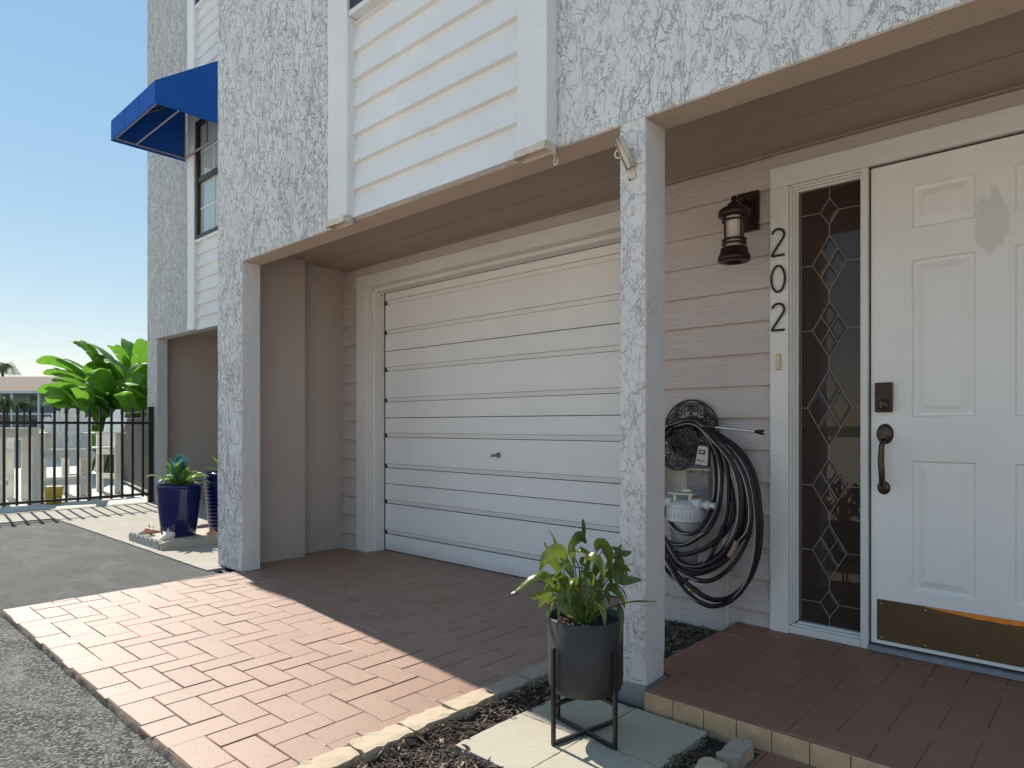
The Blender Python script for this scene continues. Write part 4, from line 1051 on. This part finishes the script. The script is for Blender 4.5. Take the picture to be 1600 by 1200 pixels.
# individually placed leaves, measured from the pot
def lf(u, v, dy=0): 
    D = 2.246 + dy; return atD(u, v, D)
leaves = [  # base(u,v) -> control points (u,v,dDepth), half width
 ([(905,962,0),(893,900,0),(878,862,.02),(858,826,.03)], .017, .8),
 ([(912,962,0),(905,890,.03),(893,862,.05),(914,838,.04),(911,810,.02)], .016, 1.6),
 ([(900,962,0),(880,905,-.03),(858,868,-.05),(842,892,-.05)], .017, .4),
 ([(905,962,0),(890,880,-.05),(868,862,-.09),(846,880,-.09)], .020, .5),
 ([(900,965,0),(872,920,-.05),(845,898,-.08),(797,928,-.09)], .016, .9),
 ([(900,965,0),(868,905,.02),(840,900,.04),(812,912,.06)], .018, .5),
 ([(903,965,0),(882,930,-.07),(862,926,-.1),(842,950,-.1)], .018, .5),
 ([(900,965,0),(872,950,-.05),(850,930,-.07),(828,935,-.08)], .013, .4),
 ([(905,965,0),(894,910,-.06),(882,940,-.11),(896,966,-.12)], .020, .6),
 ([(908,965,0),(895,880,-.04),(905,862,-.08),(925,868,-.07)], .016, .8),
 ([(915,962,0),(928,880,-.03),(938,852,-.03),(948,870,-.03),(950,895,-.02)], .022, .6),
 ([(918,962,0),(930,880,.0),(950,858,.0),(972,866,0),(987,862,.0)], .017, 1.4),
 ([(920,962,0),(942,890,.0),(962,872,-.01),(968,905,-.02),(1003,906,-.03)], .024, 1.0),
 ([(918,962,0),(934,925,.02),(950,885,.05),(962,868,.05),(972,850,.05)], .015, 1.2),
 ([(915,962,0),(925,915,.04),(940,880,.07),(925,868,.1)], .018, .8),
 ([(910,962,0),(908,900,-.05),(915,872,-.09),(935,880,-.12),(945,905,-.12)], .017, .6),
 ([(908,962,0),(900,900,-.02),(898,860,.0),(905,840,.02),(916,850,.03)], .019, .9),
 ([(912,962,0),(916,905,.0),(922,875,-.04),(912,858,-.06)], .016, .7),
 ([(920,962,0),(940,925,-.02),(935,905,-.06),(955,900,-.08)], .014, .6),
 ([(922,965,0),(945,930,.04),(955,918,.05),(970,926,.06)], .012, .5),
 ([(920,965,0),(950,952,-.02),(985,942,-.03),(1028,940,-.04)], .009, .5),
 ([(925,965,0),(958,946,-.04),(970,960,-.07),(968,1005,-.08)], .009, .4),
 ([(905,965,0),(900,930,-.08),(912,915,-.12),(922,935,-.14)], .015, .5),
 ([(900,965,0),(888,925,.04),(872,900,.08),(855,905,.1)], .016, .5),
 ([(905,962,0),(880,890,.05),(865,868,.06),(850,846,.07)], .014, 1.2),
 ([(905,965,0),(898,935,-.05),(880,905,-.1),(862,902,-.12)], .015, .5),
 ([(912,965,0),(930,935,-.06),(925,902,-.1),(905,892,-.12)], .014, .6),
 ([(915,965,0),(940,910,-.05),(958,895,-.08),(965,915,-.1)], .014, .6),
 ([(903,965,0),(885,915,-.09),(876,895,-.13),(890,880,-.15)], .014, .7),
 ([(917,965,0),(950,905,.06),(965,885,.1),(985,892,.12)], .015, .7),
 ([(910,965,0),(915,925,.08),(920,890,.12),(905,875,.14)], .016, .7),
 ([(909,965,0),(893,905,.07),(885,880,.11),(870,882,.13)], .015, .7),
]
fol = MB(); stm = MB()
def pw(s): return (0.10 + 0.0*s) if s < .36 else max(.02, math.sin(PI*((s-.36)/.64)**.75)**.75)
for (pts, wd, tw) in leaves:
    P_ = [lf(*p) for p in pts]
    P_[0] = Vector((px0+random.uniform(-.03, .03), py0+random.uniform(-.03, .03), zr-.03))
    path = smooth_path(P_, 8); n_ = len(path)
    stm.tube(path[:int(n_*.45)], [.0034-.0016*k/(n_*.45) for k in range(int(n_*.45))], 6)
    blade = path[int(n_*.36):]
    blade = blade[::2] if (len(blade) % 2) else blade[::2]+[blade[-1]]
    leaf_strip(fol, blade, wd*1.2, Vector((math.cos(ALPHA+tw*.8), math.sin(ALPHA+tw*.8), random.uniform(-.3, .3))), tw*1.2, random.uniform(.25, .6), lambda s: max(.015, math.sin(PI*min(.999, s**.7))**.9), 26, wave=.10)
for k in range(22):
    a = random.uniform(0, 2*PI); rr = random.uniform(.0, .05); h_ = random.uniform(.06, .17)
    p0 = Vector((px0+rr*math.cos(a), py0+rr*math.sin(a), zr-.03)); p1 = p0 + Vector((.05*math.cos(a), .05*math.sin(a), h_))
    stm.tube(smooth_path([p0, (p0+p1)/2+Vector((0, 0, .015)), p1], 4), .0022, 5)
    leaf_strip(fol, [p1-Vector((0,0,.01)), p1+Vector((.02*math.cos(a), .02*math.sin(a), .03)), p1+Vector((.055*math.cos(a), .055*math.sin(a), .01)), p1+Vector((.07*math.cos(a), .07*math.sin(a), -.03))], random.uniform(.011, .017), (-math.sin(a), math.cos(a), .1), random.uniform(-1, 1), .4, None, 14, wave=.08)
fol.build('foliage', 'leaf_potted', pp); stm.build('stems', 'leaf_stem', pp)

# ================================================================ BLUE POTS AND SHELL TRAY
tr = thing('garden_edging', (-6.33, 2.6, 0), 'scalloped concrete edging holding gravel around blue pots', 'edging')
def scallop(mb, p, q, n, h, th):
    p = Vector(p); q = Vector(q); d = q-p; L = d.length; d.normalize(); nn_ = Vector((-d.y, d.x, 0))
    m_ = n*8; vs = []
    for i in range(m_+1):
        s = i/m_; hh_ = h - .022*abs(math.cos(PI*s*n))**2.2
        c = p + d*L*s
        vs += [c+nn_*th/2, c-nn_*th/2, c-nn_*th/2+Vector((0,0,hh_)), c+nn_*th/2+Vector((0,0,hh_))]
    fs = [(i*4+k, i*4+(k+1) % 4, (i+1)*4+(k+1) % 4, (i+1)*4+k) for i in range(m_) for k in range(4)] + [(0,1,2,3), (m_*4+3, m_*4+2, m_*4+1, m_*4)]
    mb.add(vs, fs)
mb = MB(); scallop(mb, (-6.72, 2.16, -.01), (-5.99, 2.16, -.01), 7, .075, .035); mb.build('edging_side', 'scallop_concrete', tr)
mb = MB(); scallop(mb, (-5.965, 2.145, -.01), (-5.965, 3.2, -.01), 4, .08, .035); mb.build('edging_side', 'scallop_concrete', tr)
mb = MB(); scallop(mb, (-6.72, 2.18, -.01), (-6.72, 3.2, -.01), 4, .075, .035); mb.build('edging_side', 'scallop_concrete', tr)
mb = MB(); mb.box(-6.70, -5.985, 2.18, 3.19, -.009, .03); mb.build('gravel_fill', 'gravel', tr)
def pot_blue(x, y, z, r, h, label, rings):
    t_ = thing('flower_pot', (x, y, z), label, 'flower pot')
    prof = [(0, z), (r*.70, z)]; n = 60
    for k in range(n+1):
        s = k/n; rr = r*(.72+.25*s**.8); rr += (rings*math.sin(s*n*.5*PI) if k > 3 and k < n-4 else 0); prof.append((rr, z+h*(.01+.93*s)))
    prof += [(r*1.0, z+h*.945), (r, z+h*.99), (r*.97, z+h), (r*.90, z+h*.99), (r*.88, z+h*.9), (0, z+h*.9)]
    mb = MB(); mb.lathe(prof, (x, y, 0), 48); mb.build('pot', 'cobalt_glaze', t_)
    mb = MB(); mb.lathe([(0, z+h*.905), (r*.87, z+h*.902)], (x, y, 0), 24); mb.build('soil', 'potting_soil', t_); return t_
pb = pot_blue(-6.40, 2.46, .031, .196, .47, 'glossy cobalt blue pot with spiky green plant on gravel', .0004)
pb2 = pot_blue(-6.42, 2.90, .031, .200, .56, 'taller ribbed dark blue pot half hidden by corner pillar', .005)
mb = MB(); c = Vector((-6.40, 2.46, .46))
for k in range(26):
    a = k*2.4+.3; L = random.uniform(.18, .31); el = R(random.uniform(8, 70)); d = Vector((math.cos(a)*math.cos(el), math.sin(a)*math.cos(el), math.sin(el)))
    pts = [c, c+d*L*.4+Vector((0,0,.03)), c+d*L*.75+Vector((0,0,.02)), c+d*L+Vector((0,0,-.04*(1-math.sin(el))))]
    leaf_strip(mb, pts, random.uniform(.022, .034), (-math.sin(a), math.cos(a), 0), random.uniform(-.3, .3), .5, lambda s: max(.04, math.sin(PI*min(.98, .12+.88*s))**.8), 12)
mb.build('foliage', 'leaf_agave', pb)
mb = MB()
for k in range(9):
    a = k*1.3; L = random.uniform(.24, .33); d = Vector((math.cos(a)*.3, math.sin(a)*.3, 1)).normalized()
    leaf_strip(mb, [c, c+d*L*.5, c+d*L*.8, c+d*L], .05, (-math.sin(a), math.cos(a), 0), .3, .5, lambda s: max(.05, math.sin(PI*min(.97, .15+.85*s))**.6), 12)
mb.build('succulent_leaves', 'leaf_teal', pb)
c = Vector((-6.42, 2.90, .56)); mb = MB()
for k in range(12):
    a = k*2.4; L = random.uniform(.15, .25); el = R(random.uniform(20, 60)); d = Vector((math.cos(a)*math.cos(el), math.sin(a)*math.cos(el), math.sin(el)))
    leaf_strip(mb, [c, c+d*L*.5+Vector((0,0,.02)), c+d*L], .02, (-math.sin(a), math.cos(a), 0), 0, .4, None, 10)
mb.build('foliage', 'leaf_agave', pb2)
# shells: a conch and a spiny star-like shell, small whelks
def conch(x, y, z, s, ang, mat, label):
    t_ = MB(); M = Matrix.Translation((x, y, z+s*.42)) @ Matrix.Rotation(ang, 4, 'Z') @ Matrix.Rotation(R(82), 4, 'Y')
    prof = [(0, -s), (.12*s, -.8*s), (.30*s, -.4*s), (.48*s, 0), (.52*s, .15*s), (.36*s, .3*s), (.38*s, .38*s), (.22*s, .52*s), (.23*s, .58*s), (.1*s, .74*s), (0, .85*s)]
    t_.lathe(prof, (0,0,0), 16, 0, M); t_.v = [p for p in t_.v]
    for k in range(6):
        a = k*PI/3; b0 = M @ Vector((.48*s*math.cos(a), .48*s*math.sin(a), .1*s)); b1 = M @ Vector((.78*s*math.cos(a), .78*s*math.sin(a), .18*s)); t_.tube([b0, b1], [.12*s, .01*s], 8)
    tag(t_.build('sea_shell', mat), label, 'sea shell', 'shells on the gravel')
conch(-6.60, 2.27, .031, .085, .5, 'shell_orange', 'orange and white conch shell at left end of gravel')
conch(-6.12, 2.26, .031, .10, 2.0, 'shell_white', 'large spiny white shell in front of the blue pot')
conch(-6.05, 2.62, .031, .07, 4.0, 'shell_orange', 'brownish shell right of blue pot near the pillar')
conch(-6.10, 2.95, .031, .06, 1.0, 'shell_white', 'small white shell before the ribbed dark pot')
conch(-6.42, 2.20, .031, .04, 1.0, 'shell_white', 'tiny pale shell between conch and spiny shell')

# ================================================================ IRON FENCE, PATIO
XFc = -9.85
fe = thing('metal_fence', (XFc, 2.0, 0), 'black metal picket fence with spear tips across the patio', 'fence')
pk = None; y = 3.315
while y > -3:
    if pk is None:
        mb = MB(); mb.box(XFc-.013, XFc+.013, y-.013, y+.013, .07, 1.19)
        tip = [(0.014, 1.19), (.024, 1.20), (.024, 1.214), (.014, 1.222), (.024, 1.238), (.014, 1.265), (0, 1.29)]
        mb.lathe([(0, 1.19)]+tip, (XFc, y, 0), 8); pk = mb.build('picket', 'black_iron', fe); y0p = y
    else:
        c_ = pk.copy(); COL.objects.link(c_); c_.parent = fe; c_.location = (0, y-y0p, 0)
    y -= .1277
for z in (1.075, .105):
    mb = MB(); mb.box(XFc-.014, XFc+.014, -3, 3.40, z-.016, z+.016); mb.build('rail', 'black_iron', fe)
mb = MB(); mb.box(XFc-.03, XFc+.03, 3.38, 3.44, -.01, 1.285); mb.box(XFc-.034, XFc+.034, 3.376, 3.444, 1.2855, 1.30); mb.build('post', 'black_iron', fe, .003)
# grey slatted privacy fence
pf = thing('privacy_fence', (-12.2, 3.9, 0), 'grey brown slatted privacy fence along the side of patio', 'fence')
A = Vector((-10.1, 3.62, 0)); B = Vector((-16.5, 4.75, 0)); d = (B-A).normalized(); nn_ = Vector((-d.y, d.x, 0)); L = (B-A).length; ang = math.atan2(d.y, d.x)
mb = MB(); s = 0
while s < L:
    mb.obox(Matrix.Translation(A+d*(s+.04)+Vector((0,0,.58))) @ Matrix.Rotation(ang, 4, 'Z'), .075, .018, 1.12); s += .085
mb.build('slat_panel', 'fence_grey', pf)
for k in range(5):
    mb = MB(); mb.obox(Matrix.Translation(A+d*(k*1.55+.05)-nn_*.045+Vector((0,0,.64))) @ Matrix.Rotation(ang, 4, 'Z'), .08, .07, 1.30); mb.build('post', 'fence_grey', pf)
for z in (.03, 1.16, 1.26):
    mb = MB(); mb.obox(Matrix.Translation(A+d*L/2-nn_*.002+Vector((0,0,z))) @ Matrix.Rotation(ang, 4, 'Z'), L, .03, .03); mb.build('rail', 'chair_white' if z < .1 else 'fence_grey', pf)

# tall white adirondack chair
def chair(loc, rz, label, first=None):
    if first is not None:
        c_ = copy_tree(first); c_.location = loc; c_.rotation_euler = (0, 0, rz); c_['label'] = label; return c_
    t_ = thing('patio_chair', (0, 0, 0), label, 'patio chair', 'tall white slatted patio chairs')
    mb = MB()
    for k in range(5): mb.box(-.25, .25, -.24+k*.1, -.155+k*.1, .70, .722)
    mb.build('seat', 'chair_white', t_)
    mb = MB(); tops = [1.20, 1.29, 1.33, 1.33, 1.29, 1.20]
    for k, tz in enumerate(tops):
        x = (k-2.5)*.083; M = Matrix.Translation((x*1.0, .24, .66)) @ Matrix.Rotation(R(-14), 4, 'X') @ Matrix.Rotation(R((k-2.5)*2.2), 4, 'Y')
        h_ = tz-.66; c0 = [(-.039, 0), (.039, 0), (.050, h_-.03), (.03, h_), (-.03, h_), (-.050, h_-.03)]
        vs = [M @ Vector((p[0], yy, p[1])) for yy in (0, .02) for p in c0]; n = 6
        mb.add(vs, [tuple(range(n)), tuple(range(n, 2*n))[::-1]] + [(i, n+i, n+(i+1) % n, (i+1) % n) for i in range(n)])
    M = Matrix.Translation((0, .24, .66)) @ Matrix.Rotation(R(-14), 4, 'X')
    mb.obox(M @ Matrix.Translation((0, .035, .20)), .48, .025, .07); mb.obox(M @ Matrix.Translation((0, .035, .48)), .44, .025, .06)
    mb.build('backrest', 'chair_white', t_)
    for s_ in (-1, 1):
        for (y_, tz) in ((-.24, .93), (.26, .93)):
            mb = MB(); mb.obox(Matrix.Translation((s_*.28, y_, tz/2)), .035, .10, tz); mb.build('leg', 'chair_white', t_)
        mb = MB(); mb.box(s_*.28-.06, s_*.28+.06, -.34, .36, .93, .952); mb.build('armrest', 'chair_white', t_)
    for a_ in ((-.262, .262, -.27, -.245, .22, .30), (-.262, .262, -.22, -.195, .60, .69), (-.262, .262, .23, .255, .22, .30), (-.262, .262, .195, .219, .60, .69)):
        mb = MB(); mb.box(*a_); mb.build('stretcher', 'chair_white', t_)
    t_.location = loc; t_.rotation_euler = (0, 0, rz); return t_
c1 = chair((-11.15, 2.74, -.012), R(72), 'tall white slatted patio chair with its back to the fence')
chair((-11.75, 3.22, -.012), R(10), 'tall white slatted patio chair turned sideways, beside privacy fence', c1)
chair((-11.7, 1.9, -.012), R(160), 'tall white slatted patio chair behind the white table', c1)
tb = thing('patio_table', (-11.2, 2.0, -.012), 'tall white slatted patio table at left edge behind fence', 'patio table')
mb = MB()
for k in range(8): mb.box(-11.55+k*.09, -11.47+k*.09, 1.62, 2.38, .985, 1.01)
mb.build('tabletop', 'chair_white', tb)
for (x, y) in ((-11.48, 1.68), (-10.92, 1.68), (-11.48, 2.32), (-10.92, 2.32)):
    mb = MB(); mb.box(x-.04, x+.04, y-.04, y+.04, -.012, .984); mb.build('leg', 'chair_white', tb)
mb = MB(); mb.box(-11.5, -10.9, 1.66, 1.685, .88, .98); mb.box(-11.5, -10.9, 2.315, 2.34, .88, .98); mb.box(-11.5, -11.475, 1.69, 2.31, .88, .98); mb.box(-10.925, -10.9, 1.69, 2.31, .88, .98); mb.box(-11.5, -10.9, 1.98, 2.02, .25, .30)
mb.build('apron', 'chair_white', tb)
mb = MB(); mb.lathe([(0,-.01),(.085,-.01),(.11,.21),(.115,.215),(.10,.215),(.08,.02),(0,.02)], (-10.55, 2.45, 0), 20); tag(mb.build('bucket', 'yellow_plastic'), 'small yellow bucket on the patio behind the fence', 'bucket')

# giant bird-of-paradise clump
bt = thing('banana_plant', (-15.6, 4.9, -.05), 'big clump of bright green paddle leaves beyond privacy fence', 'plant')
fol = MB(); stm = MB()
def banana(base, tip, L, wd, side, split=True):
    """petiole from base to tip point, then an arching blade"""
    base = Vector(base); tip = Vector(tip); d = (tip-base).normalized(); hz = Vector((d.x, d.y, 0)); hz = hz.normalized() if hz.length > .01 else Vector((1, 0, 0))
    stm.tube(smooth_path([base, base.lerp(tip, .5)+Vector((0,0,.12)), tip], 5), [.035-.0018*k for k in range(11)], 7)
    e = tip + d*L*.45 + Vector((0,0,.06)); e2 = tip + d*L*.8 + hz*L*.1 - Vector((0,0,L*.02)); e3 = tip + d*L*.95 + hz*L*.22 - Vector((0,0,L*.14))
    path = smooth_path([tip-d*.03, e, e2, e3], 12); m_ = len(path); sd = Vector(side).normalized()
    half = {}
    for sgn in (-1, 1):
        i = 0
        while i < m_-1:
            seg = random.choice((3, 4, 6, 9, 12)); j = min(m_-1, i+seg); droop = random.uniform(.02, .28); vs = []
            for q in range(i, j+1):
                t = (path[min(q+1, m_-1)]-path[max(q-1, 0)]).normalized(); s2 = (sd - t*sd.dot(t)).normalized(); nr = t.cross(s2); nr = nr if nr.z > 0 else -nr
                s = q/(m_-1); w_ = wd*max(.03, math.sin(PI*min(.985, .06+.94*s))**.55)
                lean = t*w_*.35
                for c in (0, .35, .7, 1):
                    k_s = .93 if (q in (i, j) and c == 1) else 1
                    vs.append(path[q] + s2*sgn*w_*c*k_s + lean*c - Vector((0,0,1))*droop*w_*c*c + nr*.12*w_*math.sin(c*PI)*.6)
            n_ = j-i
            fol.add(vs, [(a*4+b, a*4+b+1, (a+1)*4+b+1, (a+1)*4+b) for a in range(n_) for b in range(3)], 0, True)
            i = j
rng = random.Random(5)
cb = Vector((-15.6, 5.0, 0))
# main leaves placed to follow the outline, D about 14
def bp(u, v, D): return atD(u, v, D)
main = [((168,600),(132,522),14.0,.17),((190,590),(150,530),13.8,.2),((160,610),(82,553),14.2,.15),((165,615),(110,552),14.6,.15),((170,620),(92,572),14.4,.16),
        ((150,625),(80,600),13.8,.2),((160,630),(100,596),13.6,.22),((200,590),(200,522),14.8,.15),((205,600),(185,532),15.,.13),((215,600),(228,525),14.5,.2),
        ((205,620),(215,560),13.6,.22),((190,620),(180,560),14.2,.22),((175,620),(150,575),13.9,.2),((210,610),(232,560),14.,.2),((150,640),(95,625),14.,.17),((165,640),(120,610),13.6,.18),
        ((185,640),(150,610),14.,.2),((215,640),(200,590),13.5,.2),((225,640),(222,600),14.2,.2),((175,650),(140,640),13.8,.16),((200,650),(180,620),13.6,.18)]
more_ = []
for (b_, t_, D, wd) in main:
    more_.append(((b_[0]+rng.uniform(-12, 18), b_[1]+rng.uniform(0, 22)), (t_[0]+rng.uniform(-4, 26), t_[1]+rng.uniform(14, 40)), D+rng.uniform(.1, .9), wd*1.05))
    if t_[0] > 100: more_.append(((b_[0]+rng.uniform(-10, 18), b_[1]+rng.uniform(10, 30)), (t_[0]+rng.uniform(-12, 30), t_[1]+rng.uniform(26, 62)), D+rng.uniform(-.3, .5), wd*1.0))
main = [(a, b, c, d*1.12) for (a, b, c, d) in main + more_]
for k in range(22):
    tu = rng.uniform(125, 222); main.append(((tu, rng.uniform(628, 662)), (tu+rng.uniform(-58, 14), rng.uniform(592, 648)), rng.uniform(13.5, 15), rng.uniform(.14, .2)))
for (b_, t_, D, wd) in main:
    T = bp(*b_, D); E_ = bp(*t_, D+rng.uniform(-.5, .5)); v_ = E_-T
    base = Vector((cb.x+rng.uniform(-.5, .5), cb.y+rng.uniform(-.4, .4), .2))
    # blade from T to E_: emulate by petiole to T in direction of E_
    stm.tube(smooth_path([base, base.lerp(T, .55)+Vector((0,0,.1)), T], 5), [.032-.0016*k for k in range(11)], 6)
    d = v_.normalized(); L = v_.length/.93
    sdv = d.cross(Vector((0,0,1)));  sdv = sdv.normalized(); sdv = (Matrix.Rotation(rng.uniform(-.9, .9), 4, d) @ sdv)
    sv = stm; stm = MB(); banana(T-d*.01, T, L, wd, sdv); stm = sv
for k in range(26):
    a = rng.uniform(0, 2*PI); el = rng.uniform(.5, 1.2); pl = rng.uniform(.7, 1.5); d = Vector((math.cos(a)*math.cos(el), math.sin(a)*math.cos(el), math.sin(el)))
    b0 = cb + Vector((rng.uniform(-.7, .7), rng.uniform(-.7, .7), .1)); banana(b0, b0+d*pl, rng.uniform(.6, .95), rng.uniform(.13, .2), (-math.sin(a), math.cos(a), rng.uniform(-.4, .4)))
fol.build('crown', 'leaf_banana', bt)
for k in range(7):
    x, y = cb.x+rng.uniform(-.5, .5), cb.y+rng.uniform(-.5, .5); stm.tube([(x, y, -.05), (x+.05, y, .6), (x+.1, y+.05, 1.2)], [.09, .08, .05], 8)
stm.build('stems', 'leaf_stem', bt)

# ================================================================ ACROSS THE CANAL
D0 = 80
fwd = Vector((-math.sin(ALPHA), math.cos(ALPHA), 0)); rgt = Vector((math.cos(ALPHA), math.sin(ALPHA), 0))
ch = atD(30, CY, D0); ch.z = 0
hs = thing('apartment_house', ch, 'distant two-storey grey house with brown shingle roof across canal', 'house')
MH = Matrix.Translation(ch) @ Matrix(((rgt.x, fwd.x, 0, 0), (rgt.y, fwd.y, 0, 0), (0, 0, 1, 0), (0, 0, 0, 1)))
def hbox(mb, a, b, c, d, e, f, mi=0):
    M = MH @ Matrix.Translation(((a+b)/2, (c+d)/2, (e+f)/2)); mb.obox(M, b-a, d-c, f-e, mi)
mb = MB(); hbox(mb, -14, 9, 1.8, 9, -.3, 5.2); mb.build('wall', 'house_wall', hs)
mb = MB(); prof = [(-.4, 5.2), (9.6, 5.2), (5, 7.3)]
vs = [MH @ Vector((x, p[0], p[1])) for x in (-14.5, 9.5) for p in prof]; mb.add(vs, [(0,1,2), (5,4,3), (0,3,4,1), (1,4,5,2), (2,5,3,0)]); mb.build('roof', 'roof_shingle', hs)
mb = MB(); hbox(mb, -14.5, 9.5, -.45, -.3, 4.9, 5.19); mb.build('gutter', 'muntin_white', hs)
mb = MB(); hbox(mb, -14, 9, -.2, 1.79, 2.3, 2.55); mb.build('balcony', 'muntin_white', hs)
for k in range(8):
    x = -13.8+k*3.25; mb = MB(); hbox(mb, x-.12, x+.12, -.2, .04, 2.56, 4.89); hbox(mb, x-.12, x+.12, -.2, .04, -.3, 2.29); mb.build('column', 'muntin_white', hs)
for k in range(7):
    x = -12.2+k*3.25
    for z in (2.7, -.1):
        mb = MB(); hbox(mb, x-.75, x+.25, 1.70, 1.79, z+.1, z+1.9); mb.build('window', 'house_dark', hs)
mb = MB(); hbox(mb, -14, 9, -.17, -.12, 3.45, 3.52); hbox(mb, -14, 9, -.17, -.12, 2.7, 2.75)
for k in range(170): hbox(mb, -13.95+k*.135, -13.92+k*.135, -.16, -.13, 2.76, 3.44)
mb.build('railing', 'house_dark', hs)
mb = MB(); hbox(mb, -60, 40, -14.2, -13.8, -.5, .2); tag(mb.build('sea_wall', 'deck_pale'), kind='structure')
def bush(p, r, name, label, cat, n=900, group=None, leaf=.12, trunk=0):
    t_ = thing(name, (p[0], p[1], p[2]-r*.9-trunk), label, cat, group); mb = MB()
    cl = [(Vector((random.gauss(0, .45), random.gauss(0, .45), random.gauss(0, .4)))*r, random.uniform(.3, .6)*r) for _ in range(14)]
    for k in range(n):
        c, rr = random.choice(cl); q = Vector((random.gauss(0, 1), random.gauss(0, 1), random.gauss(0, 1))).normalized()*rr*random.uniform(.6, 1)
        ctr = Vector(p)+c+q; ax = Vector((random.gauss(0, 1), random.gauss(0, 1), random.gauss(0, 1))).normalized(); bx_ = ax.cross(Vector((random.random(), random.random(), random.random()))).normalized()
        s_ = leaf*random.uniform(.6, 1.3); mb.add([ctr-ax*s_, ctr+bx_*s_*.5, ctr+ax*s_, ctr-bx_*s_*.5], [(0,1,2,3)])
    mb.build('crown', 'leaf_far', t_)
    mb = MB(); mb.tube([(p[0], p[1], p[2]-r*.9-trunk), (p[0]+.02, p[1], p[2]-r*.3), (p[0], p[1], p[2])], [r*.14, r*.1, r*.05], 8); mb.build('trunk', 'bark', t_)
bush(atD(11, 632, 65), .75, 'bush', 'round clipped bush at far left before the distant house', 'bush', trunk=1.6)
bush(atD(38, 633, 65), .8, 'bush', 'round clipped bush nearer the paddle-leaf plant, before distant house', 'bush', trunk=1.6)
# palm behind the roof
pc = atD(4, 578, 95); pt = thing('palm_tree', (pc.x, pc.y, 0), 'palm crown rising behind the distant brown roof', 'tree')
mb = MB(); mb.tube([(pc.x, pc.y, 0), (pc.x+.2, pc.y, pc.z*.6), pc], [.3, .22, .16], 8); mb.build('trunk', 'bark', pt)
mb = MB()
for k in range(18):
    a = k*2.4; L = 2.2; d = Vector((math.cos(a), math.sin(a), random.uniform(.0, .9)))
    path = smooth_path([pc, pc+d*L*.5+Vector((0,0,.2)), pc+Vector((d.x, d.y, 0))*L+Vector((0,0,-.5))], 9)
    sd = Vector((-math.sin(a), math.cos(a), 0))
    for q in path:
        for s_ in (-1, 1): mb.add([q, q+Vector((0,0,.09)), q+sd*s_*.55+Vector((0,0,-.3))], [(0,1,2)])
mb.build('crown', 'leaf_far', pt)
